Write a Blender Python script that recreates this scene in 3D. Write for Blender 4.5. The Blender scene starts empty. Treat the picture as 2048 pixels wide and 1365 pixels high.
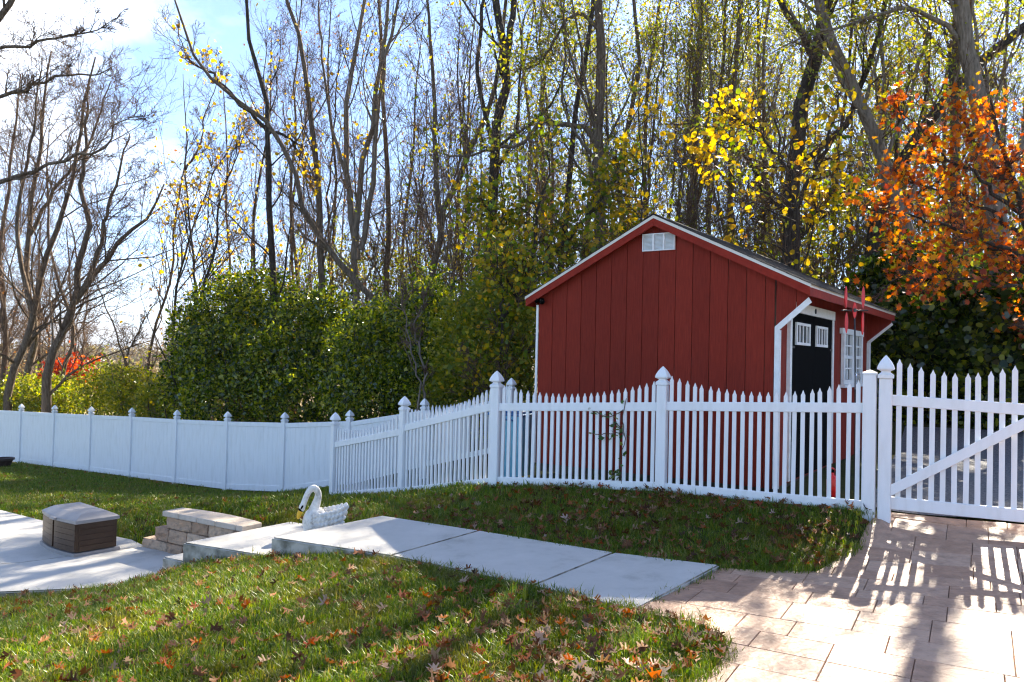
import bpy, bmesh, math, random
import numpy as np
from mathutils import Vector, Matrix

# ------------------------------------------------------------------ camera, sky, sun, exposure
SC = bpy.context.scene
COL = SC.collection
FPX = 1580.0; PITCH = math.radians(1.18); ROLL = math.radians(1.3); EYE = 1.6
cam_d = bpy.data.cameras.new('camera'); cam = bpy.data.objects.new('camera', cam_d); COL.objects.link(cam)
cam_d.sensor_width = 36.0; cam_d.lens = FPX / 2048 * 36.0; cam_d.clip_start = 0.05; cam_d.clip_end = 20000
CAMR = Matrix.Rotation(math.pi / 2 + PITCH, 3, 'X') @ Matrix.Rotation(ROLL, 3, 'Z')
cam.matrix_world = Matrix.Translation((0, 0, EYE)) @ CAMR.to_4x4()
SC.camera = cam

SUN_AZ = math.radians(29.5); SUN_EL = math.radians(39.0)      # azimuth from +Y towards +X
SUN_DIR = Vector((math.sin(SUN_AZ) * math.cos(SUN_EL), math.cos(SUN_AZ) * math.cos(SUN_EL), math.sin(SUN_EL)))
W = bpy.data.worlds.new('World'); SC.world = W; W.use_nodes = True
wn = W.node_tree.nodes; wl = W.node_tree.links
bg = wn['Background']; sky = wn.new('ShaderNodeTexSky'); sky.sky_type = 'NISHITA'
sky.sun_disc = False; sky.sun_elevation = SUN_EL; sky.sun_rotation = SUN_AZ
sky.altitude = 200; sky.air_density = 0.75; sky.dust_density = 0.45; sky.ozone_density = 6.0
# thin white cloud drawn over the whole sky
wtc = wn.new('ShaderNodeTexCoord'); wmp = wn.new('ShaderNodeMapping'); wmp.inputs['Location'].default_value = (0.35, 0.1, 0.0); wmp.inputs['Scale'].default_value = (1.0, 1.0, 1.8)
wno = wn.new('ShaderNodeTexNoise'); wno.inputs['Scale'].default_value = 1.9; wno.inputs['Detail'].default_value = 7; wno.inputs['Roughness'].default_value = 0.55
wcr = wn.new('ShaderNodeValToRGB'); wcr.color_ramp.elements[0].position = 0.53; wcr.color_ramp.elements[0].color = (0, 0, 0, 1); wcr.color_ramp.elements[1].position = 0.70; wcr.color_ramp.elements[1].color = (0.7, 0.7, 0.7, 1)
wmx = wn.new('ShaderNodeMixRGB'); wmx.inputs[2].default_value = (8.5, 9.0, 9.6, 1)
wl.new(wtc.outputs['Generated'], wmp.inputs[0]); wl.new(wmp.outputs[0], wno.inputs['Vector']); wl.new(wno.outputs['Fac'], wcr.inputs[0]); wl.new(wcr.outputs[0], wmx.inputs[0]); wl.new(sky.outputs[0], wmx.inputs[1])
wl.new(wmx.outputs[0], bg.inputs[0]); bg.inputs[1].default_value = 0.055
sun_d = bpy.data.lights.new('sun', 'SUN'); sun = bpy.data.objects.new('sun', sun_d); COL.objects.link(sun)
sun_d.energy = 5.0; sun_d.angle = math.radians(0.55); sun_d.color = (1.0, 0.91, 0.74)
sun.rotation_euler = SUN_DIR.to_track_quat('Z', 'Y').to_euler(); sun.location = (20, 30, 40)
VS = SC.view_settings
VS.view_transform = 'Standard'; VS.look = 'None'; VS.gamma = 1.0; VS.exposure = 2.68; VS.use_curve_mapping = False
SC.cycles.pixel_filter_type = 'BLACKMAN_HARRIS'; SC.cycles.filter_width = 1.2
SC.cycles.max_bounces = 6; SC.cycles.transparent_max_bounces = 6; SC.cycles.transmission_bounces = 4
SC.cycles.diffuse_bounces = 3; SC.cycles.glossy_bounces = 2; SC.cycles.volume_bounces = 0
SC.cycles.caustics_reflective = False; SC.cycles.caustics_refractive = False

# ------------------------------------------------------------------ layout helpers
def ray(px, py): return CAMR @ Vector(((px - 1024) / FPX, -(py - 682.5) / FPX, -1.0))
def gp(px, py, z):                       # where the sight line meets the level z
    d = ray(px, py); t = (z - EYE) / d.z; return Vector((0, 0, EYE)) + d * t
def dp(px, py, Y):                       # where it meets the depth Y
    d = ray(px, py); return Vector((0, 0, EYE)) + d * (Y / d.y)

RNG = np.random.default_rng(7); random.seed(7)

# ------------------------------------------------------------------ object helpers
def tag(o, label=None, cat=None, group=None, kind=None):
    if label: o['label'] = label
    if cat: o['category'] = cat
    if group: o['group'] = group
    if kind: o['kind'] = kind
    return o
def empty(name, loc=(0, 0, 0), rz=0.0):
    o = bpy.data.objects.new(name, None); COL.objects.link(o); o.location = loc; o.rotation_euler = (0, 0, rz)
    o.empty_display_size = 0.2
    return o
def link(name, me, parent=None, loc=None, rot=None, scale=None):
    o = bpy.data.objects.new(name, me); COL.objects.link(o)
    if parent: o.parent = parent
    if loc is not None: o.location = loc
    if rot is not None: o.rotation_euler = rot
    if scale is not None: o.scale = scale
    return o
def npmesh(name, groups, mats, smooth=False):
    """groups: list of (V (n,3), F (m,k), material index)"""
    me = bpy.data.meshes.new(name)
    off = 0; VV = []; LV = []; LS = []; LT = []; MI = []; lo = 0
    for V, F, mi in groups:
        if len(F) == 0: continue
        V = np.asarray(V, np.float32); F = np.asarray(F, np.int64); k = F.shape[1]; m = F.shape[0]
        VV.append(V); LV.append((F + off).ravel()); LS.append(lo + np.arange(m) * k); LT.append(np.full(m, k)); MI.append(np.full(m, mi))
        off += len(V); lo += m * k
    VV = np.concatenate(VV); LV = np.concatenate(LV).astype(np.int32); LS = np.concatenate(LS).astype(np.int32)
    LT = np.concatenate(LT).astype(np.int32); MI = np.concatenate(MI).astype(np.int32)
    me.vertices.add(len(VV)); me.vertices.foreach_set('co', VV.ravel())
    me.loops.add(len(LV)); me.loops.foreach_set('vertex_index', LV)
    me.polygons.add(len(LS)); me.polygons.foreach_set('loop_start', LS); me.polygons.foreach_set('loop_total', LT)
    me.polygons.foreach_set('material_index', MI)
    if smooth: me.polygons.foreach_set('use_smooth', np.ones(len(LS), bool))
    for m in (mats if isinstance(mats, (list, tuple)) else [mats]): me.materials.append(m)
    me.update(calc_edges=True)
    return me
class MB:
    """collects simple solids, builds one mesh object"""
    def __init__(s): s.bm = bmesh.new()
    def box(s, x0, x1, y0, y1, z0, z1, bev=0.0):
        vs = [s.bm.verts.new(p) for p in ((x0, y0, z0), (x1, y0, z0), (x1, y1, z0), (x0, y1, z0), (x0, y0, z1), (x1, y0, z1), (x1, y1, z1), (x0, y1, z1))]
        fs = [s.bm.faces.new([vs[i] for i in f]) for f in ((3, 2, 1, 0), (4, 5, 6, 7), (0, 1, 5, 4), (1, 2, 6, 5), (2, 3, 7, 6), (3, 0, 4, 7))]
        if bev > 0: bmesh.ops.bevel(s.bm, geom=list({e for f in fs for e in f.edges}), offset=bev, segments=1, affect='EDGES')
        return s
    def prism(s, poly, axis, a, b):
        """poly: 2-d outline, extruded along axis 'x','y' or 'z' from a to b"""
        def P(p, c): return {'x': (c, p[0], p[1]), 'y': (p[0], c, p[1]), 'z': (p[0], p[1], c)}[axis]
        A = [s.bm.verts.new(P(p, a)) for p in poly]; B = [s.bm.verts.new(P(p, b)) for p in poly]
        n = len(poly)
        s.bm.faces.new(A[::-1]); s.bm.faces.new(B)
        for i in range(n): s.bm.faces.new((A[i], A[(i + 1) % n], B[(i + 1) % n], B[i]))
        return s
    def tube(s, pts, rads, sides=8, cap=True, ref=None):
        pts = [Vector(p) for p in pts]; rings = []
        if not hasattr(rads, '__len__'): rads = [rads] * len(pts)
        d0 = (pts[-1] - pts[0]).normalized(); ref = ref or (Vector((0, 0, 1)) if abs(d0.z) < 0.9 else Vector((1, 0, 0)))
        for i, p in enumerate(pts):
            t = (pts[min(i + 1, len(pts) - 1)] - pts[max(i - 1, 0)]).normalized()
            n1 = t.cross(ref)
            n1 = n1.normalized() if n1.length > 1e-4 else Vector((0, 1, 0))
            n2 = t.cross(n1)
            rings.append([s.bm.verts.new(p + float(rads[i]) * (math.cos(2 * math.pi * k / sides) * n1 + math.sin(2 * math.pi * k / sides) * n2)) for k in range(sides)])
        for a, b in zip(rings, rings[1:]):
            for k in range(sides): s.bm.faces.new((a[k], a[(k + 1) % sides], b[(k + 1) % sides], b[k]))
        if cap: s.bm.faces.new(rings[0][::-1]); s.bm.faces.new(rings[-1])
        return s
    def lathe(s, prof, cx=0, cy=0, sides=16, sq=False):
        """prof: (radius, z); sq gives a four-sided turning (post caps)"""
        n = 4 if sq else sides; rings = []
        for r_, z in prof:
            ring = []
            for k in range(n):
                a = 2 * math.pi * k / n + (math.pi / 4 if sq else 0); q = r_ * (math.sqrt(2) if sq else 1)
                ring.append(s.bm.verts.new((cx + q * math.cos(a), cy + q * math.sin(a), z)))
            rings.append(ring)
        for a, b in zip(rings, rings[1:]):
            for k in range(n): s.bm.faces.new((a[k], a[(k + 1) % n], b[(k + 1) % n], b[k]))
        s.bm.faces.new(rings[0][::-1]); s.bm.faces.new(rings[-1])
        return s
    def ball(s, c, r, seg=12, rot=None):
        M = Matrix.Translation(c) @ (rot.to_4x4() if rot else Matrix()) @ Matrix.Diagonal((r[0], r[1], r[2], 1))
        bmesh.ops.create_uvsphere(s.bm, u_segments=seg, v_segments=max(6, seg * 2 // 3), radius=1, matrix=M); return s
    def mesh(s, name, mat, smooth=False, fix=True):
        if fix: bmesh.ops.recalc_face_normals(s.bm, faces=s.bm.faces[:])
        me = bpy.data.meshes.new(name); s.bm.to_mesh(me); s.bm.free()
        for m in (mat if isinstance(mat, (list, tuple)) else [mat]): me.materials.append(m)
        if smooth: me.polygons.foreach_set('use_smooth', np.ones(len(me.polygons), bool))
        return me
    def build(s, name, mat, parent=None, smooth=False, **k): return link(name, s.mesh(name, mat, smooth), parent, **k)

# ------------------------------------------------------------------ materials
def new_mat(name):
    m = bpy.data.materials.new(name); m.use_nodes = True; nt = m.node_tree
    return m, nt, nt.nodes['Principled BSDF']
def N(nt, t, **kw):
    n = nt.nodes.new(t)
    for k, v in kw.items():
        if k.startswith('i_'): n.inputs[k[2:]].default_value = v
        else: setattr(n, k, v)
    return n
def ramp(nt, stops, interp='LINEAR'):
    r = nt.nodes.new('ShaderNodeValToRGB'); cr = r.color_ramp; cr.interpolation = interp
    while len(cr.elements) < len(stops): cr.elements.new(0.5)
    for e, (p, c) in zip(cr.elements, stops): e.position = p; e.color = (*c, 1)
    return r
def noisy(name, stops, scale=4.0, rough=0.6, bump=0.0, bscale=40.0, detail=6.0, spec=0.3, stretch=None, rvar=None, coords='Object', bdist=0.01, metal=0.0):
    m, nt, b = new_mat(name); L = nt.links
    tc = N(nt, 'ShaderNodeTexCoord'); src = tc.outputs[coords]
    if stretch:
        mp = N(nt, 'ShaderNodeMapping'); mp.inputs['Scale'].default_value = stretch; L.new(src, mp.inputs[0]); src = mp.outputs[0]
    n = N(nt, 'ShaderNodeTexNoise'); n.inputs['Scale'].default_value = scale; n.inputs['Detail'].default_value = detail; n.inputs['Roughness'].default_value = 0.62
    L.new(src, n.inputs['Vector'])
    r = ramp(nt, stops); L.new(n.outputs['Fac'], r.inputs[0]); L.new(r.outputs[0], b.inputs['Base Color'])
    b.inputs['Roughness'].default_value = rough; b.inputs['Specular IOR Level'].default_value = spec; b.inputs['Metallic'].default_value = metal
    if bump > 0:
        n2 = N(nt, 'ShaderNodeTexNoise'); n2.inputs['Scale'].default_value = bscale; n2.inputs['Detail'].default_value = 5; L.new(src, n2.inputs['Vector'])
        bp = N(nt, 'ShaderNodeBump'); bp.inputs['Strength'].default_value = bump; bp.inputs['Distance'].default_value = bdist
        L.new(n2.outputs['Fac'], bp.inputs['Height']); L.new(bp.outputs[0], b.inputs['Normal'])
    if rvar:
        rr = N(nt, 'ShaderNodeMapRange'); rr.inputs['To Min'].default_value = rvar[0]; rr.inputs['To Max'].default_value = rvar[1]
        L.new(n.outputs['Fac'], rr.inputs[0]); L.new(rr.outputs[0], b.inputs['Roughness'])
    return m
def per_object(name, stops, scale=20, rough=0.8, bump=0.3, bscale=60, spread=0.5, spec=0.25, bdist=0.004, nstops=None):
    """each object its own tone (Object Info random), with grain on top"""
    m, nt, b = new_mat(name); L = nt.links
    oi = N(nt, 'ShaderNodeObjectInfo'); r = ramp(nt, stops); L.new(oi.outputs['Random'], r.inputs[0])
    tc = N(nt, 'ShaderNodeTexCoord'); n = N(nt, 'ShaderNodeTexNoise'); n.inputs['Scale'].default_value = scale; n.inputs['Detail'].default_value = 8; n.inputs['Roughness'].default_value = 0.65
    g = N(nt, 'ShaderNodeNewGeometry'); L.new(g.outputs['Position'], n.inputs['Vector'])
    mx = N(nt, 'ShaderNodeMixRGB', blend_type='MULTIPLY'); mx.inputs[0].default_value = spread
    r2 = ramp(nt, nstops or [(0.3, (0.45, 0.42, 0.40)), (0.55, (1, 1, 1)), (0.75, (1.25, 1.2, 1.15))]); L.new(n.outputs['Fac'], r2.inputs[0])
    L.new(r.outputs[0], mx.inputs[1]); L.new(r2.outputs[0], mx.inputs[2]); L.new(mx.outputs[0], b.inputs['Base Color'])
    n2 = N(nt, 'ShaderNodeTexNoise'); n2.inputs['Scale'].default_value = bscale; n2.inputs['Detail'].default_value = 5; L.new(g.outputs['Position'], n2.inputs['Vector'])
    bp = N(nt, 'ShaderNodeBump'); bp.inputs['Strength'].default_value = bump; bp.inputs['Distance'].default_value = bdist
    L.new(n2.outputs['Fac'], bp.inputs['Height']); L.new(bp.outputs[0], b.inputs['Normal'])
    b.inputs['Roughness'].default_value = rough; b.inputs['Specular IOR Level'].default_value = spec
    return m
def leaf_mat(name, stops, trans=0.5, rough=0.45, instance=False, spec=0.4, tcol=None):
    m, nt, b = new_mat(name); L = nt.links
    g = N(nt, 'ShaderNodeNewGeometry'); src = g.outputs['Random Per Island']
    if instance:
        oi = N(nt, 'ShaderNodeObjectInfo'); a = N(nt, 'ShaderNodeMath', operation='ADD'); L.new(src, a.inputs[0]); L.new(oi.outputs['Random'], a.inputs[1])
        fr = N(nt, 'ShaderNodeMath', operation='FRACT'); L.new(a.outputs[0], fr.inputs[0]); src = fr.outputs[0]
    r = ramp(nt, stops); L.new(src, r.inputs[0]); L.new(r.outputs[0], b.inputs['Base Color'])
    b.inputs['Roughness'].default_value = rough; b.inputs['Specular IOR Level'].default_value = spec
    tr = N(nt, 'ShaderNodeBsdfTranslucent')
    hs = N(nt, 'ShaderNodeHueSaturation'); hs.inputs['Saturation'].default_value = 1.15; hs.inputs['Value'].default_value = 1.5
    L.new(r.outputs[0], hs.inputs['Color']); L.new(hs.outputs[0], tr.inputs[0])
    mx = N(nt, 'ShaderNodeMixShader'); mx.inputs[0].default_value = trans
    L.new(b.outputs[0], mx.inputs[1]); L.new(tr.outputs[0], mx.inputs[2]); L.new(mx.outputs[0], nt.nodes['Material Output'].inputs[0])
    return m
def plain(name, col, rough=0.5, spec=0.4, metal=0.0):
    return noisy(name, [(0.3, tuple(c * 0.86 for c in col)), (0.7, tuple(min(1, c * 1.08) for c in col))], scale=9, rough=rough, spec=spec, bump=0.05, bscale=120, metal=metal, bdist=0.002)

M = {}
def vinyl():
    m, nt, b = new_mat('white_vinyl'); L = nt.links
    g = N(nt, 'ShaderNodeNewGeometry')
    mp = N(nt, 'ShaderNodeMapping'); mp.inputs['Scale'].default_value = (6, 6, 1.2); L.new(g.outputs['Position'], mp.inputs[0])
    n = N(nt, 'ShaderNodeTexNoise'); n.inputs['Scale'].default_value = 2.5; n.inputs['Detail'].default_value = 8; L.new(mp.outputs[0], n.inputs['Vector'])
    r = ramp(nt, [(0.25, (0.74, 0.735, 0.72)), (0.5, (0.80, 0.80, 0.80)), (0.8, (0.83, 0.83, 0.83))]); L.new(n.outputs['Fac'], r.inputs[0])
    L.new(r.outputs[0], b.inputs['Base Color']); b.inputs['Roughness'].default_value = 0.42; b.inputs['Specular IOR Level'].default_value = 0.35
    return m
M['vinyl'] = vinyl()
M['white_paint'] = noisy('white_painted_trim', [(0.3, (0.70, 0.69, 0.67)), (0.6, (0.80, 0.80, 0.79))], scale=14, rough=0.5, bump=0.1)
M['drip'] = noisy('cream_drip_edge', [(0.3, (0.62, 0.58, 0.50)), (0.7, (0.74, 0.70, 0.62))], scale=9, rough=0.45)
def siding():
    m, nt, b = new_mat('red_siding'); L = nt.links
    tc = N(nt, 'ShaderNodeTexCoord'); oi = N(nt, 'ShaderNodeObjectInfo')
    mp = N(nt, 'ShaderNodeMapping'); mp.inputs['Scale'].default_value = (26, 26, 1.6); L.new(tc.outputs['Object'], mp.inputs[0])
    n = N(nt, 'ShaderNodeTexNoise'); n.inputs['Scale'].default_value = 3.0; n.inputs['Detail'].default_value = 9; n.inputs['Roughness'].default_value = 0.7; L.new(mp.outputs[0], n.inputs['Vector'])
    r = ramp(nt, [(0.28, (0.12, 0.012, 0.006)), (0.5, (0.20, 0.021, 0.011)), (0.75, (0.255, 0.033, 0.018))]); L.new(n.outputs['Fac'], r.inputs[0])
    hs = N(nt, 'ShaderNodeHueSaturation'); mr = N(nt, 'ShaderNodeMapRange'); mr.inputs['To Min'].default_value = 0.90; mr.inputs['To Max'].default_value = 1.10
    L.new(oi.outputs['Random'], mr.inputs[0]); L.new(mr.outputs[0], hs.inputs['Value']); L.new(r.outputs[0], hs.inputs['Color']); L.new(hs.outputs[0], b.inputs['Base Color'])
    bp = N(nt, 'ShaderNodeBump'); bp.inputs['Strength'].default_value = 0.35; bp.inputs['Distance'].default_value = 0.004; L.new(n.outputs['Fac'], bp.inputs['Height']); L.new(bp.outputs[0], b.inputs['Normal'])
    b.inputs['Roughness'].default_value = 0.65; b.inputs['Specular IOR Level'].default_value = 0.12
    return m
M['siding'] = siding()
M['redtrim'] = noisy('red_trim', [(0.3, (0.20, 0.017, 0.009)), (0.7, (0.29, 0.028, 0.015))], scale=12, spec=0.12, rough=0.6, bump=0.1)
M['black'] = plain('black_paint', (0.004, 0.004, 0.004), 0.8, 0.03)
M['shingle'] = noisy('asphalt_shingle', [(0.3, (0.02, 0.016, 0.014)), (0.7, (0.065, 0.055, 0.048))], scale=30, rough=0.95, bump=0.6, bscale=90)
M['glass'], nt_, b_ = new_mat('window_glass'); b_.inputs['Base Color'].default_value = (0.02, 0.024, 0.028, 1); b_.inputs['Roughness'].default_value = 0.06; b_.inputs['Specular IOR Level'].default_value = 0.35
M['wood_dark'] = noisy('skid_timber', [(0.3, (0.04, 0.03, 0.02)), (0.7, (0.11, 0.085, 0.06))], scale=8, rough=0.9, bump=0.4)
def concrete(name, stops, joint=None):
    m, nt, b = new_mat(name); L = nt.links
    g = N(nt, 'ShaderNodeNewGeometry'); n = N(nt, 'ShaderNodeTexNoise'); n.inputs['Scale'].default_value = 1.7; n.inputs['Detail'].default_value = 11; n.inputs['Roughness'].default_value = 0.68
    L.new(g.outputs['Position'], n.inputs['Vector'])
    r = ramp(nt, stops); L.new(n.outputs['Fac'], r.inputs[0])
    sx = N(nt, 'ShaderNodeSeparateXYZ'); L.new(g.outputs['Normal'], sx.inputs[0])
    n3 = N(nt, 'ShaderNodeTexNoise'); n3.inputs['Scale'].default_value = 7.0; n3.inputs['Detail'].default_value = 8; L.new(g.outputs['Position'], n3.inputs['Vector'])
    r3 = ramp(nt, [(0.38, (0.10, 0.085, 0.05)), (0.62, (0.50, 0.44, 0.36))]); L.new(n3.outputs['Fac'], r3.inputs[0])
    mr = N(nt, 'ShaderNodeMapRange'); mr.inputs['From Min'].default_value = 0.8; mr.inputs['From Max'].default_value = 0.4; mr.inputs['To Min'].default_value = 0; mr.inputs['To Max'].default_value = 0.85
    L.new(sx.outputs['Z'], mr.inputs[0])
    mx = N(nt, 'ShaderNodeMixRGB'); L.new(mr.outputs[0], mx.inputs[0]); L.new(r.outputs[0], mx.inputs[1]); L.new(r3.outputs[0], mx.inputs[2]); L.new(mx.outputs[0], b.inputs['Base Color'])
    n2 = N(nt, 'ShaderNodeTexNoise'); n2.inputs['Scale'].default_value = 120; n2.inputs['Detail'].default_value = 4; L.new(g.outputs['Position'], n2.inputs['Vector'])
    bp = N(nt, 'ShaderNodeBump'); bp.inputs['Strength'].default_value = 0.25; bp.inputs['Distance'].default_value = 0.004; L.new(n2.outputs['Fac'], bp.inputs['Height']); L.new(bp.outputs[0], b.inputs['Normal'])
    b.inputs['Roughness'].default_value = 0.8; b.inputs['Specular IOR Level'].default_value = 0.3
    return m
M['concrete'] = concrete('broom_finished_concrete', [(0.28, (0.33, 0.305, 0.27)), (0.45, (0.47, 0.445, 0.405)), (0.62, (0.52, 0.49, 0.45)), (0.8, (0.60, 0.57, 0.53))])
M['stamped'] = per_object('stamped_paving', [(0.0, (0.38, 0.21, 0.13)), (0.5, (0.44, 0.26, 0.17)), (1.0, (0.48, 0.305, 0.21))], scale=9, rough=0.5, bump=0.75, bscale=26, spread=0.7, spec=0.45, bdist=0.012)
M['joint'] = noisy('dark_joint', [(0.3, (0.12, 0.08, 0.055)), (0.7, (0.22, 0.15, 0.11))], scale=30, rough=0.95)
M['block'] = per_object('split_face_block', [(0.0, (0.34, 0.23, 0.155)), (0.5, (0.46, 0.33, 0.23)), (1.0, (0.54, 0.41, 0.30))], scale=16, rough=0.9, bump=0.9, bscale=30, spread=0.9, bdist=0.02,
                        nstops=[(0.3, (0.42, 0.42, 0.46)), (0.5, (1, 0.97, 0.95)), (0.72, (1.25, 1.1, 1.0))])
M['cap'] = noisy('wall_cap_stone', [(0.3, (0.40, 0.33, 0.26)), (0.7, (0.54, 0.45, 0.37))], scale=12, rough=0.85, bump=0.4)
M['brown_plastic'] = noisy('brown_plastic', [(0.3, (0.05, 0.027, 0.015)), (0.7, (0.08, 0.045, 0.026))], scale=5, rough=0.4, bump=0.1)
M['grey_plastic'] = noisy('grey_plastic', [(0.3, (0.25, 0.225, 0.215)), (0.7, (0.33, 0.30, 0.285))], scale=5, rough=0.4, bump=0.1)
M['swan'] = noisy('weathered_white_concrete', [(0.28, (0.26, 0.23, 0.19)), (0.45, (0.62, 0.59, 0.54)), (0.65, (0.76, 0.74, 0.70))], scale=11, rough=0.8, bump=0.7, bscale=45)
M['beak'] = plain('yellow_beak_paint', (0.75, 0.42, 0.02), 0.4)
M['potsoil'] = noisy('planter_soil', [(0.3, (0.03, 0.022, 0.016)), (0.7, (0.09, 0.07, 0.055))], scale=40, rough=1.0, bump=0.8)
M['blue'] = plain('blue_plastic', (0.16, 0.45, 0.64), 0.4)
M['darkblue'] = plain('dark_blue_plastic', (0.03, 0.15, 0.36), 0.4)
M['red_gloss'] = plain('red_vane_paint', (0.62, 0.012, 0.012), 0.3, 0.5)
M['iron'] = plain('dark_iron', (0.025, 0.024, 0.026), 0.45, 0.5)
M['clear'], nt_, b_ = new_mat('clear_plastic'); b_.inputs['Base Color'].default_value = (0.85, 0.9, 0.92, 1); b_.inputs['Roughness'].default_value = 0.08; b_.inputs['Transmission Weight'].default_value = 0.8
M['bark'] = noisy('grey_brown_bark', [(0.25, (0.05, 0.035, 0.023)), (0.5, (0.14, 0.10, 0.07)), (0.8, (0.26, 0.20, 0.145))], scale=5, rough=0.95, bump=1.0, bscale=16, stretch=(5, 5, 0.9), spec=0.15, bdist=0.03)
M['bark_pale'] = noisy('pale_grey_bark', [(0.25, (0.085, 0.065, 0.048)), (0.5, (0.21, 0.165, 0.125)), (0.8, (0.36, 0.29, 0.23))], scale=5, rough=0.95, bump=1.0, bscale=16, stretch=(5, 5, 0.9), spec=0.15, bdist=0.03)
M['bark_dark'] = noisy('dark_ivy_bark', [(0.25, (0.02, 0.015, 0.012)), (0.5, (0.055, 0.042, 0.033)), (0.8, (0.11, 0.09, 0.07))], scale=5, rough=0.95, bump=1.0, bscale=16, stretch=(5, 5, 0.9), spec=0.15, bdist=0.03)
M['twig'] = noisy('brown_twig', [(0.3, (0.075, 0.043, 0.027)), (0.7, (0.16, 0.10, 0.065))], scale=2, rough=0.9, spec=0.15)
M['olive'] = leaf_mat('olive_leaf', [(0.0, (0.09, 0.12, 0.015)), (0.45, (0.18, 0.20, 0.02)), (0.8, (0.30, 0.26, 0.025)), (1.0, (0.36, 0.25, 0.03))])
M['yellow'] = leaf_mat('yellow_leaf', [(0.0, (0.40, 0.26, 0.012)), (0.5, (0.55, 0.36, 0.015)), (0.8, (0.62, 0.42, 0.03)), (1.0, (0.50, 0.20, 0.01))], trans=0.55)
M['yelgreen'] = leaf_mat('yellow_green_leaf', [(0.0, (0.07, 0.12, 0.012)), (0.4, (0.18, 0.21, 0.015)), (0.7, (0.38, 0.30, 0.015)), (1.0, (0.50, 0.28, 0.012))], trans=0.55)
M['orange'] = leaf_mat('orange_maple_leaf', [(0.0, (0.20, 0.028, 0.008)), (0.3, (0.42, 0.08, 0.008)), (0.68, (0.58, 0.155, 0.012)), (0.86, (0.60, 0.29, 0.02)), (0.95, (0.56, 0.40, 0.03)), (1.0, (0.25, 0.28, 0.02))], trans=0.6, rough=0.35)
M['hedge'] = leaf_mat('hedge_leaf', [(0.0, (0.018, 0.035, 0.005)), (0.4, (0.07, 0.11, 0.010)), (0.7, (0.21, 0.25, 0.02)), (1.0, (0.46, 0.42, 0.035))], trans=0.55, rough=0.22, spec=0.8)  # shaded interior and sunlit glints are put into these leaf tones
M['ivy'] = leaf_mat('dark_evergreen_leaf', [(0.0, (0.012, 0.025, 0.004)), (0.5, (0.045, 0.075, 0.010)), (0.8, (0.12, 0.16, 0.016)), (1.0, (0.30, 0.31, 0.03))], trans=0.55, rough=0.2, spec=0.8)
M['lime'] = leaf_mat('lime_shrub_leaf', [(0.0, (0.08, 0.12, 0.012)), (0.5, (0.20, 0.22, 0.018)), (1.0, (0.36, 0.30, 0.02))], trans=0.5)
M['redleaf'] = leaf_mat('red_shrub_leaf', [(0.0, (0.24, 0.02, 0.012)), (0.6, (0.50, 0.06, 0.02)), (1.0, (0.5, 0.16, 0.03))], trans=0.5)
M['brownleaf'] = leaf_mat('brown_hanging_leaf', [(0.0, (0.09, 0.04, 0.02)), (0.6, (0.20, 0.09, 0.035)), (1.0, (0.32, 0.17, 0.05))], trans=0.4)
M['farwood'] = leaf_mat('far_woodland', [(0.0, (0.06, 0.045, 0.03)), (0.5, (0.13, 0.095, 0.055)), (0.8, (0.17, 0.13, 0.05)), (1.0, (0.12, 0.13, 0.05))], trans=0.3, rough=0.9)
M['vine'] = leaf_mat('vine_leaf', [(0.0, (0.03, 0.07, 0.014)), (0.7, (0.07, 0.13, 0.02)), (1.0, (0.2, 0.18, 0.03))], trans=0.4, instance=True)
M['grass'] = leaf_mat('lawn_grass', [(0.0, (0.045, 0.085, 0.006)), (0.4, (0.09, 0.155, 0.009)), (0.7, (0.15, 0.21, 0.012)), (0.9, (0.24, 0.23, 0.03)), (1.0, (0.36, 0.28, 0.11))], trans=0.45, rough=0.4, instance=True)
def dry_patches(m):
    nt = m.node_tree; L = nt.links; g = N(nt, 'ShaderNodeNewGeometry'); n = N(nt, 'ShaderNodeTexNoise'); n.inputs['Scale'].default_value = 1.6; n.inputs['Detail'].default_value = 6; L.new(g.outputs['Position'], n.inputs['Vector'])
    fr = ramp(nt, [(0.5, (0, 0, 0)), (0.72, (0.6, 0.6, 0.6))]); L.new(n.outputs['Fac'], fr.inputs[0])
    b = nt.nodes['Principled BSDF']; src = b.inputs['Base Color'].links[0].from_socket; mx = N(nt, 'ShaderNodeMixRGB'); mx.inputs[2].default_value = (0.19, 0.13, 0.035, 1); L.new(fr.outputs[0], mx.inputs[0]); L.new(src, mx.inputs[1]); L.new(mx.outputs[0], b.inputs['Base Color'])
    for x in nt.nodes:
        if x.bl_idname == 'ShaderNodeHueSaturation': L.new(mx.outputs[0], x.inputs['Color'])
dry_patches(M['grass'])
M['clumpgrass'] = leaf_mat('tall_fescue', [(0.0, (0.06, 0.11, 0.012)), (0.6, (0.11, 0.18, 0.02)), (1.0, (0.24, 0.25, 0.06))], trans=0.45, rough=0.4)
for nm, st in dict(leaf_tan=[(0, (0.24, 0.13, 0.06)), (1, (0.38, 0.23, 0.13))], leaf_brown=[(0, (0.075, 0.03, 0.012)), (1, (0.17, 0.075, 0.03))],
                   leaf_rust=[(0, (0.24, 0.05, 0.02)), (1, (0.38, 0.11, 0.03))], leaf_pale=[(0, (0.34, 0.22, 0.17)), (1, (0.46, 0.33, 0.26))]).items():
    M[nm] = leaf_mat(nm, st, trans=0.3, rough=0.6, instance=True, spec=0.2)
M['litter'] = leaf_mat('leaf_litter', [(0.0, (0.06, 0.025, 0.012)), (0.45, (0.17, 0.075, 0.03)), (0.75, (0.28, 0.085, 0.025)), (0.92, (0.32, 0.19, 0.11)), (1.0, (0.40, 0.28, 0.2))], trans=0.3, rough=0.6, spec=0.2)
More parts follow.
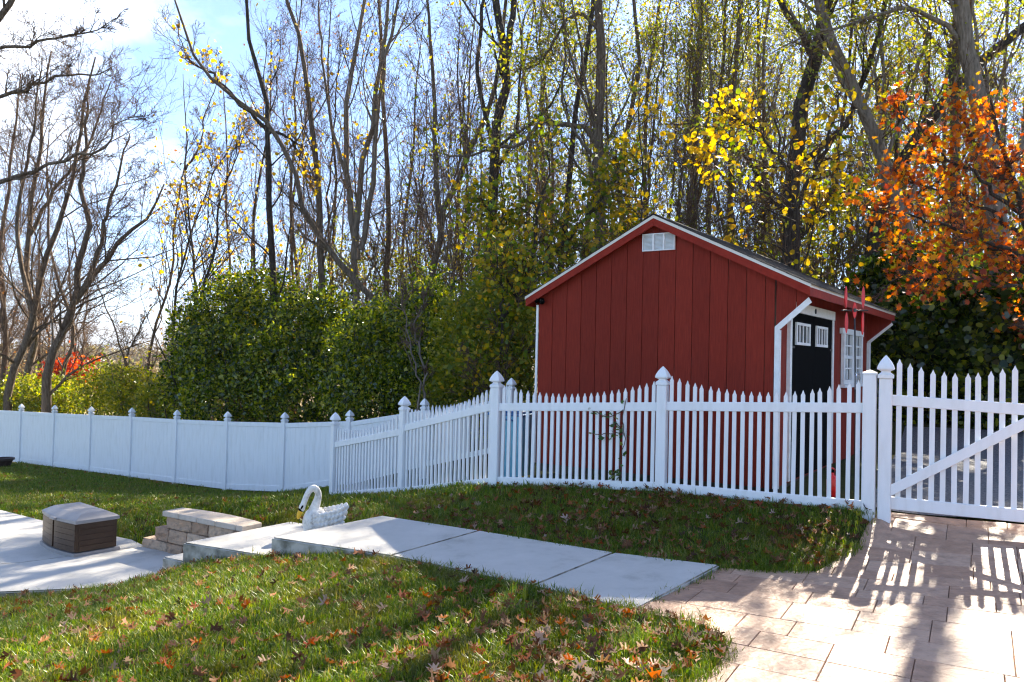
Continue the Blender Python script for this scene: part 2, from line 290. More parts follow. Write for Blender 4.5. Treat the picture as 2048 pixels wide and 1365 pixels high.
def soil():
    m, nt, b = new_mat('ground_soil'); L = nt.links
    g = N(nt, 'ShaderNodeNewGeometry'); n = N(nt, 'ShaderNodeTexNoise'); n.inputs['Scale'].default_value = 1.2; n.inputs['Detail'].default_value = 12; n.inputs['Roughness'].default_value = 0.7
    L.new(g.outputs['Position'], n.inputs['Vector'])
    r = ramp(nt, [(0.3, (0.028, 0.03, 0.010)), (0.5, (0.05, 0.055, 0.016)), (0.7, (0.085, 0.07, 0.03))]); L.new(n.outputs['Fac'], r.inputs[0])
    n3 = N(nt, 'ShaderNodeTexNoise'); n3.inputs['Scale'].default_value = 0.012; n3.inputs['Detail'].default_value = 8; L.new(g.outputs['Position'], n3.inputs['Vector'])
    r3 = ramp(nt, [(0.35, (0.10, 0.075, 0.035)), (0.5, (0.20, 0.155, 0.075)), (0.65, (0.12, 0.12, 0.04))]); L.new(n3.outputs['Fac'], r3.inputs[0])
    sx = N(nt, 'ShaderNodeSeparateXYZ'); L.new(g.outputs['Position'], sx.inputs[0])
    mr = N(nt, 'ShaderNodeMapRange'); mr.inputs['From Min'].default_value = 26; mr.inputs['From Max'].default_value = 60; L.new(sx.outputs['Y'], mr.inputs[0])
    mx = N(nt, 'ShaderNodeMixRGB'); L.new(mr.outputs[0], mx.inputs[0]); L.new(r.outputs[0], mx.inputs[1]); L.new(r3.outputs[0], mx.inputs[2]); L.new(mx.outputs[0], b.inputs['Base Color'])
    n2 = N(nt, 'ShaderNodeTexNoise'); n2.inputs['Scale'].default_value = 45; n2.inputs['Detail'].default_value = 6; L.new(g.outputs['Position'], n2.inputs['Vector'])
    bp = N(nt, 'ShaderNodeBump'); bp.inputs['Strength'].default_value = 0.9; bp.inputs['Distance'].default_value = 0.02; L.new(n2.outputs['Fac'], bp.inputs['Height']); L.new(bp.outputs[0], b.inputs['Normal'])
    b.inputs['Roughness'].default_value = 1.0; b.inputs['Specular IOR Level'].default_value = 0.1
    return m
M['soil'] = soil()
M['gravel'] = noisy('grey_gravel', [(0.3, (0.05, 0.05, 0.055)), (0.5, (0.15, 0.15, 0.16)), (0.75, (0.30, 0.29, 0.29))], scale=45, rough=0.95, bump=1.0, bscale=60, coords='Object', bdist=0.03)
M['mountain'] = noisy('wooded_mountain', [(0.3, (0.035, 0.035, 0.022)), (0.7, (0.10, 0.075, 0.05))], scale=0.02, rough=1.0, coords='Object')
M['roofgrey'] = plain('grey_roof', (0.22, 0.21, 0.21), 0.8)
M['housewall'] = plain('white_clapboard', (0.7, 0.69, 0.67), 0.7)
M['polewood'] = plain('weathered_pole', (0.30, 0.26, 0.22), 0.8)
M['clay'] = plain('dark_brown_planter', (0.045, 0.025, 0.02), 0.5)

# ------------------------------------------------------------------ ground height
PF = [(0.007 - 1.542 * k, 13.1 + 1.04 * k) for k in range(10)]                  # privacy fence posts
PFZ = [0.0, -0.45, -0.95, -1.31, -1.46, -1.52, -1.57, -1.62, -1.68, -1.74]
CT = [(0, 0, 0), (0.9, 3.97, 0), (1.17, 4.43, 0), (-1, 4, -0.07), (-2.5, 4.2, -0.22), (-2.04, 6.78, -0.17), (-0.93, 6.26, -0.04), (0.18, 5.5, -0.02), (0.8, 5.03, -0.01),
      (-3, 7.2, -0.40), (-3.3, 7.3, -0.52), (-4.45, 6.9, -0.62), (-6, 6, -0.66), (-5, 4, -0.50), (-3, 1, -0.3), (-8, 3, -0.75), (-1.6, 5.2, -0.12), (-3.2, 5.6, -0.36),
      (-1.2, 7.88, -0.06), (-0.22, 7.3, -0.03), (0.92, 6.6, -0.015), (1.65, 6.22, -0.005), (2.35, 6.08, 0.02), (2.95, 6.7, 0.13), (3.3, 7.05, 0.27),
      (-0.16, 8.9, 0.137), (0.66, 8.43, 0.23), (1.53, 7.97, 0.279), (2.4, 7.5, 0.285), (3.2, 7.03, 0.29), (-1.4, 10.45, -0.27), (-2.65, 12, -0.63), (-1.7, 8.9, -0.12), (-2.4, 8.6, -0.19),
      (-3.1, 8.75, -0.2), (-3.6, 9.0, -0.24), (-4.2, 9.6, -0.5), (-3.9, 8.9, -0.55), (-4.5, 9.6, -0.62), (-5.5, 10.5, -0.68), (-7, 11, -0.7), (-9, 11, -0.8), (-4, 12, -0.75), (-7, 14, -1.08), (-10, 16, -1.3), (-13, 18, -1.5),
      (0.3, 9.85, 0.15), (2.7, 8.2, 0.24), (5.5, 12.2, 0.35), (3.1, 13.9, 0.25), (4.2, 7.0, 0.27), (5, 6.5, 0.27), (3.2, 5, 0.07), (2, 4, 0.0), (4, 3, 0.0), (6, 4, 0.1), (3, 0, 0), (5, 9, 0.33), (8, 12, 0.5), (6, 16, 0.8), (12, 10, 0.6),
      (0, 20, -0.4), (5, 22, 0.8), (12, 25, 1.4), (20, 20, 1.5), (-8, 26, -2.1), (-16, 30, -3.0), (-24, 24, -2.8), (-18, 16, -1.7), (0, 32, 0.0), (12, 40, 2.0), (30, 40, 3.0), (-30, 45, -4.5), (-12, 45, -4.0)]
CT += [(x, y, z) for (x, y), z in zip(PF[2:], PFZ[2:])]
CT = np.array(CT, float)
def _phi(d): return np.sqrt(d * d + 0.04)
_A = _phi(np.hypot(CT[:, None, 0] - CT[None, :, 0], CT[:, None, 1] - CT[None, :, 1])) + np.eye(len(CT)) * 0.004
_Pm = np.c_[np.ones(len(CT)), CT[:, :2]]
_S = np.block([[_A, _Pm], [_Pm.T, np.zeros((3, 3))]])
_w = np.linalg.solve(_S, np.r_[CT[:, 2], 0, 0, 0])
def hgt(x, y):
    x = np.atleast_1d(np.asarray(x, float)); y = np.atleast_1d(np.asarray(y, float))
    d = _phi(np.hypot(x.ravel()[:, None] - CT[None, :, 0], y.ravel()[:, None] - CT[None, :, 1]))
    z = d @ _w[:len(CT)] + _w[-3] + _w[-2] * x.ravel() + _w[-1] * y.ravel()
    x_, y_ = x.ravel(), y.ravel()
    rr = np.hypot(x_, y_ - 8)
    far = -5.5 - 0.9 * np.sin(x_ * 0.011) + np.where(x_ > 0, np.clip(x_ * 0.12, 0, 9), 0)
    t = np.clip((rr - 28) / 60, 0, 1); t = t * t * (3 - 2 * t)
    z = np.clip(z, -6, 4)
    return (z * (1 - t) + far * t).reshape(x.shape)
def h1(x, y): return float(hgt(x, y)[0])

# ------------------------------------------------------------------ the ground
def axis(lo, hi, near_lo, near_hi, step):
    a = list(np.arange(near_lo, near_hi + 1e-6, step)); s = step; v = near_hi
    while v < hi: s *= 1.25; v += s; a.append(min(v, hi))
    s = step; v = near_lo; b = []
    while v > lo: s *= 1.25; v -= s; b.append(max(v, lo))
    return np.array(b[::-1] + a)
# outlines on the ground (x, y)
WALK = [(-2.037, 6.854), (-0.93, 6.334), (0.179, 5.58), (0.827, 5.099), (1.65, 6.154), (0.882, 6.52), (-0.256, 7.22), (-1.234, 7.79)]
DRIVE = [(0.80, 5.08), (1.20, 4.85), (1.24, 4.42), (1.08, 4.12), (0.92, 3.95), (0.6, 3.0), (0.4, -1.5), (9.5, -1.5), (9.5, 3.95), (6.9, 5.45), (3.46, 7.26), (3.28, 7.06), (2.95, 6.66), (2.36, 6.03), (2.1, 6.06), (1.64, 6.17)]
PATIO = [(-3.2, 7.30), (-3.62, 7.16), (-4.5, 6.92), (-7.5, 6.3), (-9.5, 7.6), (-6.75, 10.5), (-5.35, 9.55), (-4.25, 8.95), (-3.9, 8.75), (-2.5, 7.95)]
LAND = [(-2.98, 7.308), (-1.95, 6.80), (-1.15, 7.85), (-2.277, 8.316)]
def inside(poly, x, y):
    x = np.asarray(x, float); y = np.asarray(y, float); r = np.zeros(x.shape, bool); n = len(poly)
    for i in range(n):
        (x0, y0), (x1, y1) = poly[i], poly[(i + 1) % n]
        c = ((y0 > y) != (y1 > y)) & (x < (x1 - x0) * (y - y0) / (y1 - y0 + 1e-12) + x0); r ^= c
    return r
xs = axis(-4500, 4500, -16, 10, 0.16); ys = axis(-60, 5200, -2, 24, 0.16)
GX, GY = np.meshgrid(xs, ys); GZ = hgt(GX, GY) - 0.012
near = (np.abs(GX) < 30) & (GY < 40)
GZ = GZ + np.where(near, 0.012 * np.sin(GX * 2.3 + GY * 1.1) * np.sin(GY * 2.9 - GX), 0)
GZ[inside(PATIO, GX, GY)] = np.minimum(GZ[inside(PATIO, GX, GY)], -0.72)
GZ[inside(LAND, GX, GY)] = np.minimum(GZ[inside(LAND, GX, GY)], -0.6)
mw = inside(WALK, GX, GY); GZ[mw] -= 0.06
md = inside(DRIVE, GX, GY); GZ[md] -= 0.05
ny, nx = GX.shape; idx = np.arange(nx * ny).reshape(ny, nx)
Q = np.stack([idx[:-1, :-1], idx[:-1, 1:], idx[1:, 1:], idx[1:, :-1]], -1).reshape(-1, 4)
tag(link('ground', npmesh('ground', [(np.stack([GX, GY, GZ], -1).reshape(-1, 3), Q, 0)], M['soil'], True)), kind='structure')

# mountains beyond the valley
def mountain(Y, amp, seed, wid):
    r = np.random.default_rng(seed); n = 160; X = np.linspace(-wid, wid, n); rows = []
    prof = sum(a * np.sin(X * f + p) for a, f, p in zip((0.22, 0.12, 0.06, 0.03), (0.0011, 0.0031, 0.0083, 0.021), r.uniform(0, 6, 4)))
    for k, (yy, hh) in enumerate(((0, 0), (150, 0.35), (380, 0.8), (620, 1.0), (1100, 0.5), (1500, 0))):
        rows.append(np.stack([X, np.full(n, Y + yy), -8 + amp * hh * (0.9 + prof) + (0 if hh == 0 else 1) * r.normal(0, 1.8, n)], -1))
    V = np.stack(rows); m_ = V.shape[0]; I = np.arange(m_ * n).reshape(m_, n)
    return V.reshape(-1, 3), np.stack([I[:-1, :-1], I[:-1, 1:], I[1:, 1:], I[1:, :-1]], -1).reshape(-1, 4)
V, F = mountain(2500, 150, 3, 3800); tag(link('mountain', npmesh('mountain', [(V, F, 0)], M['mountain'], True)), kind='structure')

# ------------------------------------------------------------------ driveway of stamped slabs
drive = link('driveway', None); 
def poly_clip(poly, a, b, c):            # keep a*x+b*y<=c
    out = []
    for i in range(len(poly)):
        p, q = poly[i], poly[(i + 1) % len(poly)]; dp_ = a * p[0] + b * p[1] - c; dq = a * q[0] + b * q[1] - c
        if dp_ <= 0: out.append(p)
        if (dp_ < 0) != (dq < 0) and dp_ != dq:
            t = dp_ / (dp_ - dq); out.append((p[0] + t * (q[0] - p[0]), p[1] + t * (q[1] - p[1])))
    return out
def drive_base():
    bm = bmesh.new(); vs = [bm.verts.new((x, y, 0)) for x, y in DRIVE]; bm.faces.new(vs)
    bmesh.ops.triangulate(bm, faces=bm.faces[:])
    for _ in range(4): bmesh.ops.subdivide_edges(bm, edges=[e for e in bm.edges if e.calc_length() > 0.45], cuts=1); bmesh.ops.triangulate(bm, faces=bm.faces[:])
    co = np.array([v.co[:] for v in bm.verts]); z = hgt(co[:, 0], co[:, 1])
    for v, q in zip(bm.verts, z): v.co.z = q - 0.006
    me = bpy.data.meshes.new('driveway'); bm.to_mesh(me); bm.free(); me.materials.append(M['joint']); return me
COL.objects.unlink(drive); bpy.data.objects.remove(drive)
drive = tag(link('driveway', drive_base()), kind='structure')
DA = math.radians(-30.5); DU = (math.cos(DA), math.sin(DA)); DV = (-math.sin(DA), math.cos(DA)); DO = (1.262, 4.824)
def dloc(a, b): return (DO[0] + a * DU[0] + b * DV[0], DO[1] + a * DU[1] + b * DV[1])
def paving():
    rnd = random.Random(4); b = -9.2; rows = []
    while b < 5.2:
        hgt_ = rnd.choice((0.20, 0.30, 0.30, 0.41)); rows.append((b, hgt_)); b += hgt_
    for bi, (b0, bh) in enumerate(rows):
        a = -7.5 + rnd.uniform(0, 0.5)
        while a < 9:
            w = rnd.choice((0.30, 0.41, 0.41, 0.52, 0.61))
            if bh > 0.38 and rnd.random() < 0.3: cells = [(a, w, b0, bh * 0.5), (a, w, b0 + bh * 0.5, bh * 0.5)]
            else: cells = [(a, w, b0, bh)]
            for (a0, ww, bb, hh) in cells:
                g = 0.0016
                quad = [dloc(a0 + g, bb + g), dloc(a0 + ww - g, bb + g), dloc(a0 + ww - g, bb + hh - g), dloc(a0 + g, bb + hh - g)]
                cx = sum(p[0] for p in quad) / 4; cy = sum(p[1] for p in quad) / 4
                if cy < 2.3 or cx > 7.5: continue
                poly = list(DRIVE)
                for i in range(4):
                    (x0, y0), (x1, y1) = quad[i], quad[(i + 1) % 4]; na, nb_ = (y1 - y0), -(x1 - x0)
                    if poly: poly = poly_clip(poly, na, nb_, na * x0 + nb_ * y0)
                poly = [p for k, p in enumerate(poly) if math.dist(p, poly[k - 1]) > 0.004]
                if len(poly) < 3: continue
                nv = len(poly)
                ar = abs(sum(poly[i][0] * poly[(i + 1) % nv][1] - poly[(i + 1) % nv][0] * poly[i][1] for i in range(nv))) / 2
                if ar < 0.002: continue
                cx = sum(p[0] for p in poly) / nv; cy = sum(p[1] for p in poly) / nv
                poly = [(p[0] - cx, p[1] - cy) for p in poly]; bm = bmesh.new()
                px = np.array([p[0] + cx for p in poly]); py = np.array([p[1] + cy for p in poly]); zz = hgt(px, py) + 0.012
                dz = rnd.uniform(-0.0012, 0.0012)
                ch = 0.004; top = []; mid = []; bot = []
                for (x, y), z in zip(poly, zz):
                    s = max(0.0, 1 - ch / max(0.02, math.hypot(x, y)))
                    top.append(bm.verts.new((x * s, y * s, z + dz))); mid.append(bm.verts.new((x, y, z - 0.005 + dz))); bot.append(bm.verts.new((x, y, z - 0.05)))
                bm.faces.new(top)
                for i in range(nv):
                    j = (i + 1) % nv
                    bm.faces.new((mid[i], mid[j], top[j], top[i])); bm.faces.new((bot[i], bot[j], mid[j], mid[i]))
                bmesh.ops.recalc_face_normals(bm, faces=bm.faces[:])
                me = bpy.data.meshes.new('paving_slab'); bm.to_mesh(me); bm.free(); me.materials.append(M['stamped'])
                if me.polygons[0].normal.z < 0: me.flip_normals()
                link('paving_slab', me, drive, loc=(cx, cy, 0))
            a += w
paving()
# plain continuation behind the camera / out to the side is the same base sheet
tag(link('gravel_yard', npmesh('gravel_yard', [(lambda X, Y: (np.stack([X, Y, hgt(X, Y) + 0.02 + 0.01 * np.sin(X * 3.1) * np.sin(Y * 2.7)], -1).reshape(-1, 3),
    (lambda I: np.stack([I[:-1, :-1], I[:-1, 1:], I[1:, 1:], I[1:, :-1]], -1).reshape(-1, 4))(np.arange(X.size).reshape(X.shape)), 0))(*[a for a in (lambda A, B: (3.0 + A * 0.874 + B * 0.485 + 0.35, 7.05 - A * 0.485 + B * 0.874 + 0.35))(*np.meshgrid(np.linspace(0, 9, 40), np.linspace(0, 7, 30)))])], M['gravel'], True)), kind='structure')

# ------------------------------------------------------------------ walkway, landing, step, patio
def slab(name, parent, poly, zt, zb, mat, bev=0.012):
    cx = sum(p[0] for p in poly) / len(poly); cy = sum(p[1] for p in poly) / len(poly)
    bm = bmesh.new(); zt = zt if hasattr(zt, '__len__') else [zt] * len(poly)
    T = [bm.verts.new((p[0] - cx, p[1] - cy, z)) for p, z in zip(poly, zt)]; B = [bm.verts.new((p[0] - cx, p[1] - cy, zb)) for p in poly]
    bm.faces.new(T); bm.faces.new(B[::-1]); n = len(poly)
    for i in range(n): bm.faces.new((B[i], B[(i + 1) % n], T[(i + 1) % n], T[i]))
    bmesh.ops.recalc_face_normals(bm, faces=bm.faces[:])
    te = [e for e in bm.edges if e.verts[0] in T and e.verts[1] in T]
    bmesh.ops.bevel(bm, geom=te, offset=bev, segments=2, affect='EDGES')
    me = bpy.data.meshes.new(name); bm.to_mesh(me); bm.free(); me.materials.append(mat)
    return link(name, me, parent, loc=(cx, cy, 0))
def shrink(poly, g):
    cx = sum(p[0] for p in poly) / len(poly); cy = sum(p[1] for p in poly) / len(poly)
    return [(p[0] + (cx - p[0]) * g, p[1] + (cy - p[1]) * g) for p in poly]
walk = tag(empty('walkway', (0, 0, 0)), kind='structure')
slab('concrete_slab', walk, shrink([(0.179, 5.58), (0.827, 5.099), (1.65, 6.154), (0.882, 6.52)], 0.004), [0, 0, 0.03, 0.02], -0.3, M['concrete'])
slab('concrete_slab', walk, shrink([(-0.93, 6.334), (0.179, 5.58), (0.882, 6.52), (-0.256, 7.22)], 0.004), [0, 0, 0.02, 0.02], -0.35, M['concrete'])
slab('concrete_slab', walk, shrink([(-2.037, 6.854), (-0.93, 6.334), (-0.256, 7.22), (-1.234, 7.79)], 0.003), [0, 0, 0.02, 0.02], -0.6, M['concrete'])
slab('landing', walk, [(-2.98, 7.308), (-1.98, 6.86), (-1.25, 7.80), (-2.277, 8.316)], -0.172, -0.75, M['concrete'])
slab('step', walk, [(-3.225, 7.445), (-2.985, 7.318), (-2.285, 8.312), (-2.53, 8.45)], -0.345, -0.8, M['concrete'])
patio = tag(empty('patio', (0, 0, 0)), kind='structure')
JX = gp(180, 1103, -0.56); JL = gp(0, 1138, -0.56)
slab('concrete_slab', patio, [(-3.14, 7.27), (-3.62, 7.16), (-4.5, 6.95), (-6.6, 6.55), (-7.1, 7.03), (-4.85, 7.92), (-3.95, 8.70), (-2.55, 8.0)], -0.555, -0.75, M['concrete'])
slab('concrete_slab', patio, [(-7.108, 7.036), (-4.858, 7.930), (-3.958, 8.710), (-4.25, 9.0), (-5.35, 9.6), (-6.75, 10.5), (-9.5, 8.0)], -0.56, -0.75, M['concrete'])

# ------------------------------------------------------------------ retaining wall of split-face blocks
WB = Vector((-3.92, 8.63)); WE = Vector((-2.62, 7.83))
rw = tag(empty('retaining_wall', (WB.x, WB.y, -0.6), math.atan2(WE.y - WB.y, WE.x - WB.x)),
         'low retaining wall of tan split-face concrete blocks beside the concrete steps', 'wall')
WLn = (WE - WB).length
def rock_block(x0, x1, y0, y1, z0, z1, seed):
    b = MB(); b.box(x0, x1, y0, y1, z0, z1); bm = b.bm
    bmesh.ops.bevel(bm, geom=bm.edges[:], offset=0.008, segments=1, affect='EDGES')
    bmesh.ops.subdivide_edges(bm, edges=[e for e in bm.edges if e.calc_length() > 0.06], cuts=2, use_grid_fill=True)
    r = random.Random(seed)
    for v in bm.verts:
        if v.co.y < y0 + 0.012: v.co.y += r.uniform(-0.012, 0.010)
        if v.co.x < x0 + 0.01: v.co.x += r.uniform(-0.006, 0.006)
    return b.mesh('block', M['block'])
zc = 0.0; sd = 0
for ci, (xa, xb, bh) in enumerate(((-0.08, WLn, 0.145), (0.13, WLn, 0.145), (0.30, WLn, 0.130))):
    x = xa; k = 0
    while x < xb - 0.02:
        w = (0.42, 0.27, 0.38, 0.30)[(k + ci * 2) % 4] * (0.6 if k == 0 and ci == 1 else 1); x1 = min(xb, x + w)
        if xb - x1 < 0.1: x1 = xb
        link('block', rock_block(x + 0.003, x1 - 0.003, 0.012 * ci, 0.22, zc - 0.0, zc + bh - 0.004, sd), rw); sd += 1; x = x1; k += 1
    zc += bh
# wedge-shaped capstones, the back edge curving
cx = [0.27, 0.55, 0.84, 1.13, 1.44, WLn + 0.02]
for a, b2 in zip(cx, cx[1:]):
    f0 = 0.30 - 0.08 * ((a - 0.9) / 0.7) ** 2; f1 = 0.30 - 0.08 * ((b2 - 0.9) / 0.7) ** 2
    m_ = MB(); m_.prism([(a + 0.003, -0.012), (b2 - 0.003, -0.012), (b2 - 0.003, f1), (a + 0.003, f0)], 'z', zc, zc + 0.055); bmesh.ops.bevel(m_.bm, geom=m_.bm.edges[:], offset=0.006, segments=1, affect='EDGES')
    m_.build('capstone', M['cap'], rw)

# ------------------------------------------------------------------ shed
SA = math.radians(34.5); SHZ = 0.14
shed = tag(empty('garden_shed', (0.318, 9.855, SHZ), -SA), 'red wooden garden shed with white corner trim behind the picket fence', 'shed')
SWD = 2.93; SDP = 4.88; RX = 1.58; RZ = 3.24 - SHZ; EL = (-0.125, 2.36 - SHZ); ER = (3.295, 2.405 - SHZ)
def roof_top(x): return RZ - (RX - x) * (RZ - EL[1]) / (RX - EL[0]) if x < RX else RZ - (x - RX) * (RZ - ER[1]) / (ER[0] - RX)
def under(x): return roof_top(x) - 0.035
ZB = 0.16
nb = 15; edges = [0.012 + i * 0.2005 for i in range(15)] + [SWD - 0.012]
BR0 = (SWD, 1.965 - SHZ); BR1 = (3.27, 2.255 - SHZ)
for i in range(15):
    a, b2 = edges[i] + 0.0035, edges[i + 1] - 0.0035
    poly = [(a, ZB), (b2, ZB), (b2, under(b2))] + ([(RX, under(RX))] if a < RX < b2 else []) + [(a, under(a))]
    m_ = MB().prism(poly, 'y', 0.0, 0.014); m_.build('siding_board', M['siding'], shed)
for a, b2 in ((SWD + 0.004, 3.13), (3.137, 3.262)):
    zb = lambda x: BR0[1] + (x - SWD) * (BR1[1] - BR0[1]) / (BR1[0] - SWD)
    MB().prism([(a, zb(a)), (b2, zb(b2)), (b2, under(b2)), (a, under(a))], 'y', 0.0, 0.014).build('siding_board', M['siding'], shed)
# the walls behind the boards (dark grooves), far gable, left wall
gw = MB(); gw.prism([(0.01, ZB), (SWD - 0.01, ZB), (SWD - 0.01, under(SWD) - 0.01), (RX, under(RX) - 0.01), (0.01, under(0) - 0.01)], 'y', 0.0155, 0.06)
gw.build('gable_framing', M['wood_dark'], shed)
gw = MB(); gw.prism([(0.0, ZB), (SWD, ZB), BR0, BR1, (3.27, under(3.27)), (RX, under(RX) - 0.002), (0.0, under(0))], 'y', SDP - 0.05, SDP); gw.build('far_gable', M['siding'], shed)
gw = MB(); gw.box(0.0, 0.04, 0.062, SDP - 0.052, ZB, under(0) - 0.01)
for k in range(24): gw.box(-0.012, -0.0005, 0.065 + k * 0.2005, 0.065 + k * 0.2005 + 0.193, ZB, under(-0.01) - 0.02)
gw.build('left_wall', M['siding'], shed)
MB().box(SWD - 0.05, SWD - 0.016, 0.062, SDP - 0.052, ZB, under(SWD) - 0.03).build('door_wall_framing', M['wood_dark'], shed)
for k in range(24):
    y0 = 0.064 + k * 0.198; MB().box(SWD - 0.0145, SWD, y0 + 0.0035, y0 + 0.1945, ZB, under(SWD) - 0.03).build('siding_board', M['siding'], shed)
fl = MB().box(0.02, SWD - 0.02, 0.03, SDP - 0.03, ZB - 0.10, ZB - 0.002)
for x in (0.3, 1.4, 2.5): fl.box(x, x + 0.1, 0.0, SDP, -0.12, ZB - 0.102)
fl.build('floor_skids', M['wood_dark'], shed)
# roof
OV = 0.10
def rslab(z_lo, z_hi, y0, y1, xl, xr):
    top = [(xl, roof_top(xl) + z_hi), (RX, RZ + z_hi), (xr, roof_top(xr) + z_hi)]; bot = [(xr, roof_top(xr) + z_lo), (RX, RZ + z_lo), (xl, roof_top(xl) + z_lo)]
    return MB().prism(top + bot, 'y', y0, y1)
roof = rslab(-0.033, -0.006, -OV + 0.026, SDP + OV - 0.026, EL[0] + 0.024, ER[0] - 0.024).build('roof', M['wood_dark'], shed)
sh = MB()
for side in (0, 1):
    ncr = 13; x0, x1 = (RX, EL[0] - 0.03) if side == 0 else (RX, ER[0] + 0.03)
    for k in range(ncr):
        a = x0 + (x1 - x0) * k / ncr; b2 = x0 + (x1 - x0) * (k + 1) / ncr + 0.02 * (1 if x1 > x0 else -1) * (k < ncr - 1)
        za, zb_ = roof_top(a), roof_top(b2)
        sh.prism([(a, za + 0.001), (b2, zb_ + 0.004), (b2, zb_ + 0.013), (a, za + 0.006)], 'y', -OV - 0.012, SDP + OV + 0.012)
sh.prism([(RX - 0.12, roof_top(RX - 0.12) + 0.012), (RX, RZ + 0.014), (RX + 0.12, roof_top(RX + 0.12) + 0.012), (RX + 0.12, roof_top(RX + 0.12) + 0.020), (RX, RZ + 0.024), (RX - 0.12, roof_top(RX - 0.12) + 0.020)], 'y', -OV - 0.014, SDP + OV + 0.014)
sh.build('shingles', M['shingle'], roof)
for y0, y1 in ((-OV, -OV + 0.024), (SDP + OV - 0.024, SDP + OV)):
    for (xa, xb) in ((EL[0], RX - 0.001), (RX + 0.001, ER[0])):
        MB().prism([(xa, roof_top(xa) - 0.002), (xb, roof_top(xb) - 0.002), (xb, roof_top(xb) - 0.118), (xa, roof_top(xa) - 0.118)], 'y', y0, y1).build('rake_board', M['redtrim'], shed)
        MB().prism([(xa - 0.01 * (xa < 0), roof_top(xa) + 0.0), (xb + 0.01 * (xb > 3), roof_top(xb) + 0.0), (xb + 0.01 * (xb > 3), roof_top(xb) - 0.034), (xa - 0.01 * (xa < 0), roof_top(xa) - 0.034)], 'y', y0 - 0.006 if y0 < 1 else y1 + 0.001, y0 - 0.001 if y0 < 1 else y1 + 0.006).build('drip_edge', M['drip'], shed)
for (xa, xb) in ((EL[0], EL[0] + 0.022), (ER[0] - 0.022, ER[0])):
    zt = roof_top(EL[0] if xa < 0 else ER[0])
    MB().box(xa, xb, -OV + 0.026, SDP + OV - 0.026, zt - 0.118, zt - 0.012).build('fascia', M['redtrim'], shed)
    ed = (xa - 0.006, xa - 0.001) if xa < 0 else (xb + 0.001, xb + 0.006)
    MB().box(ed[0], ed[1], -OV - 0.008, SDP + OV + 0.008, zt - 0.034, zt - 0.002).build('drip_edge', M['drip'], shed)
MB().prism([(SWD + 0.002, under(SWD) - 0.012), (ER[0] - 0.024, ER[1] - 0.10), (ER[0] - 0.024, ER[1] - 0.085), (SWD + 0.002, under(SWD) + 0.003)], 'y', 0.02, SDP - 0.06).build('soffit', M['siding'], shed)
# white corner trim and braces
MB().box(-0.018, 0.010, -0.014, -0.0005, ZB, EL[1] - 0.10).build('corner_trim', M['white_paint'], shed)
for y0, y1 in ((-0.016, -0.001), (SDP + 0.001, SDP + 0.016)):
    MB().prism([(SWD - 0.005, ZB), (SWD + 0.045, ZB), (SWD + 0.045, BR0[1] - 0.018), (SWD - 0.005, BR0[1] + 0.012)], 'y', y0, y1).build('corner_trim', M['white_paint'], shed)
    MB().prism([(SWD - 0.005, BR0[1] + 0.014), (SWD + 0.045, BR0[1] - 0.016), (BR1[0] + 0.02, BR1[1] - 0.03), (BR1[0] - 0.01, BR1[1] + 0.022)], 'y', y0, y1).build('brace_trim', M['white_paint'], shed)
MB().box(SWD + 0.001, SWD + 0.045, 0.0005, 0.05, ZB, BR0[1] - 0.02).build('corner_trim', M['white_paint'], shed)
MB().box(SWD + 0.001, SWD + 0.045, SDP - 0.05, SDP - 0.0005, ZB, BR0[1] - 0.02).build('corner_trim', M['white_paint'], shed)
# louvred gable vent
vx0, vx1, vz0, vz1 = 1.413, 1.808, 2.846 - SHZ, 3.044 - SHZ
vent = MB().box(vx0, vx1, -0.006, -0.001, vz0, vz1).build('vent', M['white_paint'], shed)
fr = MB()
fr.box(vx0, vx1, -0.026, -0.0065, vz1 - 0.012, vz1).box(vx0, vx1, -0.026, -0.0065, vz0, vz0 + 0.012)
for k in range(4):
    x = vx0 + k * (vx1 - vx0 - 0.012) / 3; fr.box(x - (0.004 if 0 < k < 3 else 0), x + 0.012 + (0.004 if 0 < k < 3 else 0), -0.0265, -0.007, vz0 + 0.0125, vz1 - 0.0125)
fr.build('vent_frame', M['white_paint'], vent)
sl = MB()
for k in range(3):
    xa = vx0 + k * (vx1 - vx0 - 0.012) / 3 + 0.017; xb = vx0 + (k + 1) * (vx1 - vx0 - 0.012) / 3 - 0.005
    for j in range(12):
        z = vz0 + 0.016 + j * 0.0142; sl.prism([(-0.021, z), (-0.018, z), (-0.008, z + 0.011), (-0.011, z + 0.011)], 'x', xa, xb)
sl.build('vent_louvres', M['white_paint'], vent)
# security light under the eave
lt = MB(); lt.box(0.035, 0.085, -0.03, -0.001, 2.14, 2.20); lt.build('light_mount', M['black'], shed)
lt = MB(); lt.tube([(0.075, -0.035, 2.175), (0.10, -0.075, 2.16), (0.115, -0.10, 2.152)], [0.022, 0.03, 0.036], 12); lt.tube([(0.045, -0.03, 2.18), (0.03, -0.07, 2.175), (0.022, -0.09, 2.17)], [0.018, 0.026, 0.032], 12)
lt.build('security_light', M['black'], shed, smooth=True)
